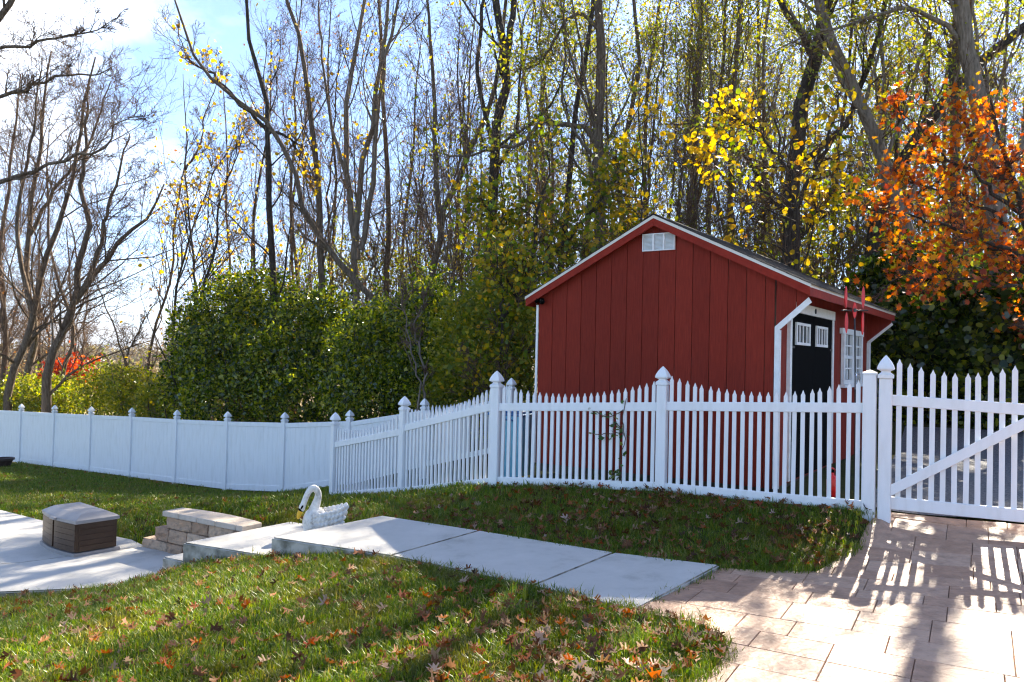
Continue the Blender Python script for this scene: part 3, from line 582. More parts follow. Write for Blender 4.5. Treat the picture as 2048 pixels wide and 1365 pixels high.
# double door: frame, leaves, barred lights
dz0, dz1 = ZB + 0.03, 2.165 - SHZ
def sidebox(y0, y1, z0, z1, x0, x1): return MB().box(SWD + x0, SWD + x1, y0, y1, z0, z1)
for y0, y1 in ((0.50, 1.451), (1.457, 2.39)):
    d = sidebox(y0, y1, dz0, dz1, 0.001, 0.028).build('door', M['black'], shed)
    wy0, wy1 = (0.64, 1.235) if y0 < 1 else (1.535, 2.085); wz0, wz1 = 1.81 - SHZ, 2.06 - SHZ
    sidebox(wy0 + 0.02, wy1 - 0.02, wz0 + 0.02, wz1 - 0.02, 0.029, 0.034).build('pane', M['glass'], d)
    f = sidebox(wy0, wy1, wz1 - 0.03, wz1, 0.0285, 0.05); 
    for q in ((wy0, wy1, wz0, wz0 + 0.03, 0.0285, 0.05), (wy0, wy0 + 0.04, wz0 + 0.031, wz1 - 0.031, 0.0285, 0.049), (wy1 - 0.04, wy1, wz0 + 0.031, wz1 - 0.031, 0.0285, 0.049)): f.box(SWD + q[4], SWD + q[5], q[0], q[1], q[2], q[3])
    f.build('window_frame', M['white_paint'], d)
    for k in (1, 2, 3):
        y = wy0 + (wy1 - wy0) * k / 4; sidebox(y - 0.014, y + 0.014, wz0 + 0.031, wz1 - 0.031, 0.036, 0.046).build('window_bar', M['white_paint'], d)
    sidebox(y0 + 0.03, y1 - 0.03, dz0 + 0.55, dz0 + 0.65, 0.029, 0.04).build('door_rail', M['black'], d)
    for z in (0.5, 1.55): sidebox(*( (0.505, 0.62) if y0 < 1 else (2.27, 2.385)), dz0 + z - 0.11, dz0 + z - 0.085, 0.0295, 0.036).build('hinge', M['iron'], d)
sidebox(0.42, 0.495, dz0, dz1 + 0.002, 0.001, 0.04).build('door_trim', M['white_paint'], shed)
sidebox(2.395, 2.47, dz0, dz1 + 0.002, 0.001, 0.04).build('door_trim', M['white_paint'], shed)
hd = sidebox(0.40, 2.49, dz1 + 0.004, dz1 + 0.115, 0.001, 0.045).build('door_header', M['white_paint'], shed)
MB().tube([(SWD + 0.046, 1.45, dz1 + 0.06), (SWD + 0.056, 1.45, dz1 + 0.06)], 0.03, 14).build('header_knob', M['iron'], hd)
# window: two sashes with muntins
wy0, wy1, wz0, wz1 = 3.02, 4.28, 1.335 - SHZ, 2.075 - SHZ
win = sidebox(wy0 + 0.05, wy1 - 0.05, wz0 + 0.05, wz1 - 0.05, 0.002, 0.008).build('window', M['glass'], shed)
f = MB()
for q in ((wy0 - 0.1, wy1 + 0.06, wz1 - 0.055, wz1 + 0.02), (wy0, wy1, wz0, wz0 + 0.06), (wy0, wy0 + 0.09, wz0 + 0.062, wz1 - 0.057), (wy1 - 0.09, wy1, wz0 + 0.062, wz1 - 0.057), ((wy0 + wy1) / 2 - 0.09, (wy0 + wy1) / 2 + 0.09, wz0 + 0.062, wz1 - 0.057)):
    f.box(SWD + 0.009, SWD + 0.05, *q)
f.build('window_frame', M['white_paint'], win)
for ya, yb in ((wy0 + 0.092, (wy0 + wy1) / 2 - 0.092), ((wy0 + wy1) / 2 + 0.092, wy1 - 0.092)):
    for k in (1,):
        y = (ya + yb) / 2; sidebox(y - 0.018, y + 0.018, wz0 + 0.064, wz1 - 0.059, 0.0095, 0.03).build('muntin', M['white_paint'], win)
    for k in (1, 2, 3):
        z = wz0 + 0.06 + (wz1 - wz0 - 0.115) * k / 4; t_ = 0.022 if k == 2 else 0.011; sidebox(ya, yb, z - t_, z + t_, 0.0305, 0.036).build('muntin', M['white_paint'], win)
sidebox(wy0 - 0.02, wy1 + 0.02, wz0 - 0.045, wz0 - 0.003, 0.001, 0.07).build('window_sill', M['white_paint'], win)

# ------------------------------------------------------------------ fences
CAP = MB().lathe([(0.050, 0.0), (0.058, 0.004), (0.058, 0.030), (0.046, 0.040), (0.033, 0.052), (0.033, 0.060), (0.060, 0.074), (0.063, 0.082), (0.057, 0.105), (0.040, 0.140), (0.018, 0.172), (0.003, 0.190)], sq=True).mesh('cap', M['vinyl'])
FLATCAP = MB().lathe([(0.058, 0.0), (0.058, 0.018), (0.050, 0.022), (0.004, 0.040)], sq=True).mesh('cap', M['vinyl'])
def post(parent, x, y, z0, z1, rz, half=0.050, flat=False, cs=1.0):
    b = MB(); b.box(-half, half, -half, half, -0.25, z1 - z0, bev=0.006)
    p = b.build('post', M['vinyl'], parent, loc=(x, y, z0), rot=(0, 0, rz))
    link('cap', FLATCAP if flat else CAP, p, loc=(0, 0, z1 - z0), scale=(cs, cs, cs * 1.0)); return p
def picket_mesh(h, w=0.036, d=0.020, tip=0.045):
    return MB().prism([(-w / 2, 0), (w / 2, 0), (w / 2, h - tip), (w * 0.30, h - tip * 0.72), (0, h), (-w * 0.30, h - tip * 0.72), (-w / 2, h - tip)], 'y', -d / 2, d / 2).mesh('picket', M['vinyl'])
def beam(parent, name, a, b, hh, dd, mat=None):
    """a straight rail between two points, level cut ends"""
    a = Vector(a); b = Vector(b); L_ = math.hypot(b.x - a.x, b.y - a.y); rz = math.atan2(b.y - a.y, b.x - a.x); dz = b.z - a.z
    m_ = MB(); m_.prism([(0, -hh / 2), (L_, dz - hh / 2), (L_, dz + hh / 2), (0, hh / 2)], 'y', -dd / 2, dd / 2)
    bmesh.ops.bevel(m_.bm, geom=m_.bm.edges[:], offset=0.004, segments=1, affect='EDGES')
    return m_.build(name, mat or M['vinyl'], parent, loc=a, rot=(0, 0, rz))
def panel(parent, A, B, zA, zB, n, hpost, hmid, rail_h=0.89, half=0.05, low=0.02, top_dz=(0, 0)):
    """a scalloped picket panel between two posts"""
    A = Vector((*A, 0)); B = Vector((*B, 0)); d = (B - A); Ln = d.length; d.normalize(); rz = math.atan2(d.y, d.x)
    a = A + d * (half - 0.004); b = B - d * (half - 0.004)
    tz = lambda t: zA + (zB - zA) * t
    beam(parent, 'bottom_rail', (a.x, a.y, tz(0) + low + 0.045), (b.x, b.y, tz(1) + low + 0.045), 0.09, 0.044)
    beam(parent, 'top_rail', (a.x, a.y, tz(0) + rail_h + top_dz[0]), (b.x, b.y, tz(1) + rail_h + top_dz[1]), 0.088, 0.044)
    for i in range(n):
        t = (i + 0.5 + 0.12) / (n + 0.24); p = a + (b - a) * t; s = (2 * t - 1) ** 2
        h = hmid + (hpost - hmid) * s
        link('picket', picket_mesh(h - low - 0.03), parent, loc=(p.x, p.y, tz(t) + low + 0.03), rot=(random.gauss(0, 0.003), random.gauss(0, 0.004), rz))
FA = (-0.16, 8.90); FM = (1.53, 7.97); FB = (3.217, 7.032); FL = (-2.651, 12.0); FK = (-1.40, 10.45)
rzF = math.radians(-29)
pf = tag(empty('picket_fence', (FM[0], FM[1], 0.25)), 'white vinyl scalloped picket fence in front of the red shed, running down to the left', 'fence')
def loc_of(parent, p): return (p[0] - parent.location.x, p[1] - parent.location.y)
def Pz(z): return z - 0.25
FAl, FMl, FBl, FLl, FKl = [loc_of(pf, p) for p in (FA, FM, FB, FL, FK)]
rzL = math.atan2(FL[1] - FA[1], FL[0] - FA[0])
post(pf, *FLl, Pz(-0.66), Pz(0.706 - 0.19), rzL); post(pf, *FKl, Pz(-0.30), Pz(1.055 - 0.19), rzL)
post(pf, *FAl, Pz(0.11), Pz(1.444 - 0.19), rzF); post(pf, *FMl, Pz(0.24), Pz(1.544 - 0.19), rzF)
post(pf, FBl[0] - 0.02, FBl[1] + 0.011, Pz(0.25), Pz(1.52), rzF, half=0.055, flat=True)
panel(pf, FLl, FKl, Pz(-0.61), Pz(-0.25), 21, 1.10, 0.97, 0.83)
panel(pf, FKl, FAl, Pz(-0.25), Pz(0.13), 22, 1.15, 1.03, 0.89, top_dz=(0, 0.02))
panel(pf, FAl, FMl, Pz(0.15), Pz(0.265), 24, 1.14, 1.02, 0.87, top_dz=(0.02, 0.0))
panel(pf, FMl, (FBl[0] - 0.02, FBl[1] + 0.011), Pz(0.265), Pz(0.285), 23, 1.20, 1.05, 0.90, top_dz=(-0.02, 0.035))
for z in (0.62, 1.15): MB().box(0, 0.03, -0.02, 0.02, -0.06, 0.06).build('hinge', M['iron'], pf, loc=(FBl[0] + 0.036, FBl[1] - 0.02, Pz(z)), rot=(0, 0, rzF))

def gate(label, O, s, n):
    """one gate leaf: stile post with cap, rails, pickets, diagonal brace; s = +1 hinge on the left"""
    u = Vector((math.cos(rzF), math.sin(rzF), 0)); Wd = 1.16
    g = tag(empty('gate', (O[0], O[1], 0.30), rzF), label, 'gate', 'driveway gate leaves')
    X = lambda x: x if s > 0 else -x
    post(g, 0, 0, 0.0, 1.687 - 0.30 - 0.20, 0, half=0.052, cs=1.08)
    b = MB(); b.box(-0.03, 0.03, -0.022, 0.022, 0.02, 1.06); b.build('stile', M['vinyl'], g, loc=(X(Wd - 0.03), 0, 0.03))
    beam(g, 'top_rail', (min(X(0.048), X(Wd - 0.06)), 0, 1.00 if s > 0 else 0.965), (max(X(0.048), X(Wd - 0.06)), 0, 0.965 if s > 0 else 1.00), 0.092, 0.044)
    beam(g, 'bottom_rail', (min(X(0.048), X(Wd - 0.06)), 0, 0.10), (max(X(0.048), X(Wd - 0.06)), 0, 0.10), 0.105, 0.044)
    for i in range(n):
        t = (i + 0.5) / n; x = 0.062 + (Wd - 0.13) * t; h = 1.17 + 0.13 * (2 * t - 1) ** 2
        link('picket', picket_mesh(h, w=0.042), g, loc=(X(x), 0.0, 0.085), rot=(0, random.gauss(0, 0.003), 0))
    beam(g, 'brace', (min(X(0.05), X(Wd - 0.06)), -0.034, 0.21 if s > 0 else 0.90), (max(X(0.05), X(Wd - 0.06)), -0.034, 0.90 if s > 0 else 0.21), 0.10, 0.020)
    return g
uF = Vector((math.cos(rzF), math.sin(rzF)))
gate('white picket gate leaf with diagonal brace beside the square post', Vector(FB) + uF * 0.105, 1, 12)
gate('white picket gate leaf at the right edge of the photo, farther from the square post', Vector(FB) + uF * (0.105 + 2.36), -1, 12)

# privacy fence: posts, rails, tongue-and-groove boards; last bay an open picket bay
pv = tag(empty('privacy_fence', (PF[4][0], PF[4][1], PFZ[4])), 'solid white vinyl board fence running down the lawn on the left', 'fence')
def pl(k, z): return (PF[k][0] - PF[4][0], PF[k][1] - PF[4][1], z - PFZ[4])
rzP = math.atan2(1.04, -1.542)
TOPZ = [1.26, 0.83, 0.52, 0.37, 0.28, 0.21, 0.16, 0.09, 0.03, -0.03, -0.09]
PF2 = PF + [(PF[9][0] - 1.542, PF[9][1] + 1.04)]; PFZ2 = PFZ + [-1.82]
def pl2(k, z): return (PF2[k][0] - PF[4][0], PF2[k][1] - PF[4][1], z - PFZ[4])
for k in range(11):
    x, y, z = pl2(k, PFZ2[k]); post(pv, x, y, z - 0.05, TOPZ[k] - 0.19 - PFZ[4], rzP, half=0.052)
for k in range(1, 10):
    a = Vector(pl2(k, 0)); b = Vector(pl2(k + 1, 0)); d = (b - a); Lh = d.length; d.normalize()
    zt = lambda t: (TOPZ[k] - 0.22 + (TOPZ[k + 1] - TOPZ[k]) * t) - PFZ[4]
    zb = lambda t: (PFZ2[k] + 0.05 + (PFZ2[k + 1] - PFZ2[k]) * t) - PFZ[4]
    p0 = a + d * 0.048; p1 = b - d * 0.048
    beam(pv, 'top_rail', (p0.x, p0.y, zt(0) - 0.045), (p1.x, p1.y, zt(1) - 0.045), 0.09, 0.05)
    beam(pv, 'bottom_rail', (p0.x, p0.y, zb(0) + 0.06), (p1.x, p1.y, zb(1) + 0.06), 0.12, 0.05)
    nbd = 12
    for j in range(nbd):
        t0 = j / nbd; t1 = (j + 1) / nbd; w = (p1 - p0).length
        m_ = MB().prism([(w * t0 + 0.0015, zb(t0) + 0.10), (w * t1 - 0.0015, zb(t1) + 0.10), (w * t1 - 0.0015, zt(t1) - 0.07), (w * t0 + 0.0015, zt(t0) - 0.07)], 'y', -0.012, 0.012)
        m_.build('board', M['vinyl'], pv, loc=(p0.x, p0.y, 0), rot=(0, 0, rzP))
bp_ = tag(empty('picket_bay', (PF[0][0], PF[0][1], 0.0)), 'white picket bay behind the front fence, to the left of the shed', 'fence')
panel(bp_, (PF[1][0] - PF[0][0], PF[1][1] - PF[0][1]), (0, 0), -0.40, 0.05, 21, 1.12, 1.0, 0.86)

# ------------------------------------------------------------------ swan planter
def swan():
    S = Vector((-1.80, 7.70, -0.170))
    root = tag(empty('swan_planter', S, math.radians(196)), 'weathered white concrete swan planter with yellow beak on the landing', 'planter')
    root.scale = (0.82, 0.88, 0.98)
    # local: +x is forward (breast), z up; built about 0.5 m long
    b = MB()
    b.ball((0.0, 0, 0.13), (0.225, 0.145, 0.145), 28)
    b.ball((0.115, 0, 0.135), (0.115, 0.12, 0.14), 24)
    b.tube([(0.02, 0, 0.0), (0.02, 0, 0.05)], [0.15, 0.17], 24)
    b.ball((-0.20, 0, 0.19), (0.10, 0.075, 0.05), 16, Matrix.Rotation(math.radians(-28), 3, 'Y').inverted())
    neck = [(0.12, 0, 0.16), (0.105, 0.0, 0.23), (0.082, 0.0, 0.30), (0.062, 0.0, 0.36), (0.056, 0.0, 0.415), (0.078, 0.0, 0.455), (0.116, 0.0, 0.468), (0.155, 0.0, 0.448), (0.184, 0.0, 0.405), (0.206, 0.0, 0.355), (0.222, 0.0, 0.315), (0.232, 0, 0.29)]
    rad = [0.088, 0.068, 0.053, 0.043, 0.038, 0.036, 0.035, 0.034, 0.033, 0.033, 0.034, 0.033]
    # round the neck off with a finer path
    P = np.array(neck); t = np.linspace(0, len(P) - 1, 40); ti = np.clip(t.astype(int), 0, len(P) - 2); f = (t - ti)[:, None]
    P0 = P[np.clip(ti - 1, 0, None)]; P1 = P[ti]; P2 = P[ti + 1]; P3 = P[np.clip(ti + 2, None, len(P) - 1)]
    C_ = 0.5 * ((2 * P1) + (-P0 + P2) * f + (2 * P0 - 5 * P1 + 4 * P2 - P3) * f ** 2 + (-P0 + 3 * P1 - 3 * P2 + P3) * f ** 3)
    rr = np.interp(t, range(len(rad)), rad)
    b.tube([tuple(p) for p in C_], list(rr), 16, ref=Vector((0, 1, 0)))
    b.ball((0.238, 0, 0.282), (0.037, 0.036, 0.052), 18, Matrix.Rotation(math.radians(-22), 3, 'Y'))
    # wings: overlapping feather lumps
    r = random.Random(3)
    for sgn in (1, -1):
        for row in range(4):
            for k in range(8):
                x = 0.12 - k * 0.048 - row * 0.012; z = 0.07 + row * 0.048 + 0.06 * (k / 7) ** 1.6; y = sgn * (0.142 * math.sqrt(max(0.05, 1 - (x / 0.27) ** 2)) * (1.02 - 0.06 * row) + 0.012)
                b.ball((x, y, z), (0.044 + 0.004 * row, 0.022, 0.021), 10, Matrix.Rotation(math.radians(25 + 5 * row + r.uniform(-6, 6)), 3, 'Y') @ Matrix.Rotation(sgn * math.radians(-14), 3, 'Z'))
        for k in range(4):
            b.ball((-0.20 - 0.018 * k, sgn * (0.085 - 0.012 * k), 0.21 + 0.018 * k), (0.06, 0.018, 0.026), 10, Matrix.Rotation(math.radians(32), 3, 'Y'))
    src = b.build('swan_src', M['swan'])
    md = src.modifiers.new('r', 'REMESH'); md.mode = 'VOXEL'; md.voxel_size = 0.006
    bpy.context.view_layer.update()
    me = bpy.data.meshes.new_from_object(src.evaluated_get(bpy.context.evaluated_depsgraph_get()))
    bpy.data.objects.remove(src)
    # hollow the back into a bowl
    for v in me.vertices:
        e = ((v.co.x + 0.085) / 0.105) ** 2 + (v.co.y / 0.098) ** 2
        if e < 1 and v.co.z > 0.12 and v.co.z < 0.30: v.co.z = min(v.co.z, 0.14 + 0.10 * max(0, e - 0.78) / 0.22)
    me.name = 'body'; me.materials.clear(); me.materials.append(M['swan']); me.polygons.foreach_set('use_smooth', np.ones(len(me.polygons), bool))
    link('body', me, root)
    dn = Vector((0.34, 0, -0.94)).normalized(); h = Vector((0.253, 0, 0.250))
    MB().tube([h + dn * -0.004, h + dn * 0.02, h + dn * 0.045, h + dn * 0.074, h + dn * 0.084], [0.030, 0.0285, 0.025, 0.019, 0.006], 14).build('beak', M['beak'], root, smooth=True)
    mk = MB().tube([h + dn * -0.022, h + dn * -0.008, h + dn * 0.004], [0.0335, 0.032, 0.0285], 16)
    for sg in (1, -1): mk.ball((0.238, sg * 0.031, 0.290), (0.012, 0.009, 0.024), 8, Matrix.Rotation(math.radians(-35), 3, 'Y'))
    mk.build('mask', M['black'], root, smooth=True)
    MB().lathe([(0.001, 0.134), (0.075, 0.139), (0.09, 0.145), (0.092, 0.148), (0.05, 0.155), (0.001, 0.158)], -0.085, 0, 18).build('soil', M['potsoil'], root, smooth=True)
swan()

# ------------------------------------------------------------------ deck box on the patio
def deckbox():
    o = tag(empty('storage_box', (-4.44, 8.17, -0.56), math.atan2(0.63, -0.77)), 'low brown ribbed plastic storage box with grey lid on the patio', 'box')
    # local x: along the broad louvred face (to the left, away), y negative: towards the back right
    Wd, Dp = 0.84, 0.42
    def outline(g, bow):
        n = 9; pts = [(-g + (Wd + 2 * g) * i / (n - 1), g + bow * math.sin(math.pi * i / (n - 1))) for i in range(n)]
        return pts + [(Wd + g, -Dp - g), (-g, -Dp - g)]
    MB().prism(outline(0.022, 0.05), 'z', 0.0, 0.04).build('base', M['grey_plastic'], o)
    MB().prism(outline(-0.006, 0.05), 'z', 0.046, 0.335).build('body', M['brown_plastic'], o)
    for k in range(5):
        z0 = 0.05 + k * 0.057
        for x0, x1 in ((0.01, 0.40), (0.44, Wd - 0.01)):
            pts = []
            for i in range(6):
                x = x0 + (x1 - x0) * i / 5; pts.append((x, 0.0085 + 0.05 * math.sin(math.pi * x / Wd)))
            MB().prism(pts + [(x1, -0.02 + 0.04 * math.sin(math.pi * x1 / Wd)), (x0, -0.02 + 0.04 * math.sin(math.pi * x0 / Wd))], 'z', z0, z0 + 0.0545).build('rib', M['brown_plastic'], o)
        MB().box(-0.0035, 0.01, -Dp + 0.03, -0.03, z0, z0 + 0.055, bev=0.002).build('rib', M['brown_plastic'], o)
    # lid: rim, then a hipped crown
    bm = bmesh.new(); rings = []
    for g, bow, z in ((0.010, 0.052, 0.337), (0.014, 0.054, 0.345), (0.012, 0.053, 0.372), (-0.004, 0.05, 0.384), (-0.08, 0.03, 0.425), (-0.15, 0.02, 0.438)):
        rings.append([bm.verts.new((x, y, z)) for x, y in outline(g, bow)])
    for a, b in zip(rings, rings[1:]):
        for i in range(len(a)): bm.faces.new((a[i], a[(i + 1) % len(a)], b[(i + 1) % len(a)], b[i]))
    bm.faces.new(rings[0][::-1]); bm.faces.new(rings[-1]); bmesh.ops.recalc_face_normals(bm, faces=bm.faces[:])
    me = bpy.data.meshes.new('lid'); bm.to_mesh(me); bm.free(); me.materials.append(M['grey_plastic']); lid = link('lid', me, o)
    MB().box(0.33, 0.46, 0.05, 0.092, 0.345, 0.372, bev=0.006).build('latch', M['grey_plastic'], lid)
deckbox()

# ------------------------------------------------------------------ wind spinner, rain gauge, bin, canister-shaped stand-in, pot
sp = tag(empty('wind_spinner', (3.612, 8.3, h1(3.612, 8.3))), 'red four-vane wind spinner on a thin dark pole in front of the shed window', 'wind spinner')
zs = h1(3.612, 8.3)
MB().tube([(0.01, 0, -0.1), (0.008, 0, 0.8), (-0.008, 0, 1.6), (-0.02, 0, 2.24 - zs)], 0.009, 8).build('pole', M['iron'], sp, smooth=True)
MB().tube([(-0.155, 0, 2.172 - zs), (0.125, 0, 2.178 - zs)], 0.007, 8).build('crossbar', M['iron'], sp)
MB().tube([(-0.022, 0.03, 2.176 - zs), (-0.022, -0.03, 2.176 - zs)], 0.02, 10).build('hub', M['iron'], sp)
def vane(name, x, z0, z1, w, tilt):
    n = 10; pts = []
    for i in range(n + 1):
        t = i / n; pts.append((w * (math.sin(math.pi * t) ** 0.7) * 0.5 + 0.002, z0 + (z1 - z0) * t))
    poly = pts + [(-x_, z_) for x_, z_ in pts[::-1]]
    m_ = MB().prism(poly, 'y', -0.006, 0.006); m_.build(name, M['red_gloss'], sp, loc=(x, -0.012, 0), rot=(0.0, 0.0, tilt))
vane('vane', -0.115, 2.195 - zs, 2.425 - zs, 0.03, 0.5); vane('vane', -0.105, 1.93 - zs, 2.155 - zs, 0.03, -0.4)
vane('vane', 0.068, 2.195 - zs, 2.43 - zs, 0.03, -0.5); vane('vane', 0.064, 1.92 - zs, 2.155 - zs, 0.03, 0.5)
vane('vane', -0.022, 2.09 - zs, 2.26 - zs, 0.04, 0.1)
gq = dp(1716, 762, 7.16)
rg = tag(empty('rain_gauge', (gq.x, gq.y, gq.z - 0.10)), 'clear tube rain gauge fixed to a picket near the square post', 'rain gauge')
MB().lathe([(0.014, 0.0), (0.015, 0.005), (0.020, 0.16), (0.023, 0.165), (0.023, 0.175)], 0, 0, 12).build('tube', M['clear'], rg, smooth=True)
MB().box(-0.018, 0.018, 0.022, 0.028, 0.02, 0.15).build('bracket', M['grey_plastic'], rg)
bn = tag(empty('lidded_bin', (0.06, 10.3, h1(0.06, 10.3)), math.radians(-30)), 'light blue lidded bin beside the left corner of the shed', 'bin')
b = MB(); bm = b.bm; rings = []
for g, z in ((0.19, 0.0), (0.22, 0.45), (0.245, 0.80)):
    rings.append([bm.verts.new((x, y, z)) for x, y in ((-g, -g), (0, -g * 1.05), (g, -g), (g * 1.05, 0), (g, g), (0, g * 1.05), (-g, g), (-g * 1.05, 0))])
for a, c in zip(rings, rings[1:]):
    for i in range(8): bm.faces.new((a[i], a[(i + 1) % 8], c[(i + 1) % 8], c[i]))
bm.faces.new(rings[0][::-1]); bm.faces.new(rings[-1]); b.build('body', M['blue'], bn)
MB().box(-0.265, 0.265, -0.265, 0.265, 0.802, 0.835, bev=0.01).box(-0.22, 0.22, -0.22, 0.22, 0.836, 0.875, bev=0.014).build('lid', M['darkblue'], bn)
MB().tube([(-0.12, -0.268, 0.75), (-0.12, -0.30, 0.76), (0.12, -0.30, 0.76), (0.12, -0.268, 0.75)], 0.012, 8).build('handle', M['darkblue'], bn)
cn = gp(1664, 968, 0.25); cn = dp(1664, 968, 8.0)  # canister shape stands in for an unidentified red thing
fc = tag(empty('red_stand_in', (cn.x, cn.y, h1(cn.x, cn.y)), 0.4), 'canister-shaped red stand-in on the ground behind the pickets, in front of the shed doors', 'canister'); fc.scale = (0.7, 0.7, 0.85)
MB().lathe([(0.07, 0.0), (0.078, 0.01), (0.078, 0.19), (0.06, 0.23), (0.025, 0.25), (0.025, 0.28)], 0, 0, 18).build('body', M['red_gloss'], fc, smooth=True)
MB().tube([(-0.05, 0, 0.24), (-0.055, 0, 0.31), (0.0, 0, 0.335), (0.055, 0, 0.31), (0.05, 0, 0.24)], 0.011, 8).build('handle', M['red_gloss'], fc, smooth=True)
MB().lathe([(0.028, 0.281), (0.028, 0.305), (0.02, 0.312)], 0, 0, 12).build('cap', M['black'], fc)
pp = gp(6, 932, -1.62)
pot = tag(empty('plant_pot', (pp.x, pp.y, h1(pp.x, pp.y))), 'dark brown bowl-shaped plant pot on the far left lawn', 'pot')
MB().lathe([(0.13, 0.0), (0.16, 0.03), (0.23, 0.20), (0.27, 0.215), (0.27, 0.265), (0.245, 0.268), (0.22, 0.22), (0.02, 0.215)], 0, 0, 20).build('bowl', M['clay'], pot, smooth=False)
MB().lathe([(0.218, 0.2225), (0.12, 0.235), (0.01, 0.24)], 0, 0, 18).build('soil', M['potsoil'], pot)

# ------------------------------------------------------------------ vegetation kit
def unit(v): return v / np.maximum(np.linalg.norm(v, axis=-1, keepdims=True), 1e-9)
def tubes(P, R, S):
    B, n, _ = P.shape
    T = np.empty_like(P); T[:, 1:-1] = P[:, 2:] - P[:, :-2]; T[:, 0] = P[:, 1] - P[:, 0]; T[:, -1] = P[:, -1] - P[:, -2]; T = unit(T)
    md = unit(P[:, -1] - P[:, 0]); ref = np.where(np.abs(md[:, 2:3]) < 0.8, np.array([[0, 0, 1.0]]), np.array([[1.0, 0.2, 0]]))[:, None, :]
    N1 = unit(np.cross(T, np.broadcast_to(ref, T.shape))); N2 = np.cross(T, N1)
    a = 2 * np.pi * np.arange(S) / S
    V = P[:, :, None, :] + R[:, :, None, None] * (np.cos(a)[None, None, :, None] * N1[:, :, None, :] + np.sin(a)[None, None, :, None] * N2[:, :, None, :])
    I = np.arange(B * n * S).reshape(B, n, S); J = np.roll(I, -1, 2)
    F = np.stack([I[:, :-1], J[:, :-1], J[:, 1:], I[:, 1:]], -1).reshape(-1, 4)
    return V.reshape(-1, 3), F
def grow(r, st, di, ln, r0, r1, n, wob, trop):
    B = len(st); P = np.empty((B, n + 1, 3)); P[:, 0] = st; d = unit(di); step = (ln / n)[:, None]
    for i in range(n):
        d = unit(d + r.normal(0, wob, (B, 3)) + np.array([0, 0, trop])); P[:, i + 1] = P[:, i] + d * step
    t = np.linspace(0, 1, n + 1)[None]
    return P, r0[:, None] * (1 - t) + r1[:, None] * t
def spawn(r, P, R, cnt, tmin, tmax, ang, ln, rf, rmin):
    B, n, _ = P.shape; t = r.uniform(tmin, tmax, (B, cnt)) * (n - 1); i = np.clip(t.astype(int), 0, n - 2); f = (t - i)[..., None]
    b = np.arange(B)[:, None]; pos = P[b, i] * (1 - f) + P[b, i + 1] * f; T = unit(P[b, i + 1] - P[b, i])
    rad = R[b, i] * (1 - f[..., 0]) + R[b, i + 1] * f[..., 0]
    rv = r.normal(0, 1, pos.shape); pe = unit(rv - (rv * T).sum(-1, keepdims=True) * T)
    a = np.radians(r.normal(ang, ang * 0.25, (B, cnt)))[..., None]
    d = np.cos(a) * T + np.sin(a) * pe
    plen = np.linalg.norm(np.diff(P, axis=1), axis=-1).sum(1)[:, None]
    L_ = (ln if ln > 0 else -ln * plen) * (1.05 - 0.55 * t / (n - 1)) * r.uniform(0.6, 1.3, (B, cnt))
    rr = np.maximum(rad * rf, rmin)
    return pos.reshape(-1, 3), d.reshape(-1, 3), L_.reshape(-1), rr.reshape(-1)
def resample(pts, n, r, jit):
    P = np.array(pts, float); s = np.r_[0, np.cumsum(np.linalg.norm(np.diff(P, axis=0), axis=1))]; t = np.linspace(0, s[-1], n)
    # Catmull-Rom through the given points
    k = np.clip(np.searchsorted(s, t, side='right') - 1, 0, len(P) - 2); f = ((t - s[k]) / np.maximum(s[k + 1] - s[k], 1e-6))[:, None]
    P0 = P[np.clip(k - 1, 0, None)]; P1 = P[k]; P2 = P[k + 1]; P3 = P[np.clip(k + 2, None, len(P) - 1)]
    Q_ = 0.5 * (2 * P1 + (P2 - P0) * f + (2 * P0 - 5 * P1 + 4 * P2 - P3) * f ** 2 + (3 * P1 - P0 - 3 * P2 + P3) * f ** 3)
    j = r.normal(0, jit, Q_.shape); j[0] = 0; return Q_ + j
LEAF = {
    'oval': (np.array([(0, 0, 0), (0.28, 0.45, 0.05), (0, 1, 0), (-0.28, 0.45, 0.05)], float), np.array([[0, 1, 2, 3]])),
    'round': (np.array([(0, 0, 0), (0.40, 0.12, 0.03), (0.52, 0.52, 0.05), (0.24, 0.85, 0.02), (0, 1.0, 0), (-0.24, 0.85, 0.02), (-0.52, 0.52, 0.05), (-0.40, 0.12, 0.03)], float), np.array([[0, 1, 2, 3, 4, 5, 6, 7]])),
    'maple': (np.array([(0, 0, 0), (0.30, -0.06, 0.02), (0.24, 0.16, 0.02), (0.58, 0.30, 0.16), (0.36, 0.42, 0.07), (0.42, 0.70, 0.13), (0.17, 0.58, 0.01), (0, 1.0, 0.0), (-0.17, 0.58, 0.01), (-0.42, 0.70, 0.13), (-0.36, 0.42, 0.07), (-0.58, 0.30, 0.16), (-0.24, 0.16, 0.02), (-0.30, -0.06, 0.02)], float), np.arange(14)[None]),
}
def leaves(r, C_, size, kind, up=0.0, var=0.35):
    V0, F0 = LEAF[kind]; n = len(C_); nrm = unit(r.normal(0, 1, (n, 3)) + np.array([0, 0, up])); t = unit(np.cross(nrm, r.normal(0, 1, (n, 3)))); b = np.cross(nrm, t)
    s = size * r.uniform(1 - var, 1 + var, n)
    V = C_[:, None] + s[:, None, None] * (V0[None, :, 0:1] * t[:, None] + V0[None, :, 1:2] * b[:, None] + V0[None, :, 2:3] * nrm[:, None])
    F = (F0[None] + (np.arange(n) * len(V0))[:, None, None]).reshape(-1, F0.shape[1])
    return V.reshape(-1, 3), F
def along(r, P, n, jit):
    B, k, _ = P.shape; b = r.integers(0, B, n); t = r.uniform(0.15, 1, n) * (k - 1); i = np.clip(t.astype(int), 0, k - 2); f = (t - i)[:, None]
    return P[b, i] * (1 - f) + P[b, i + 1] * f + r.normal(0, jit, (n, 3))
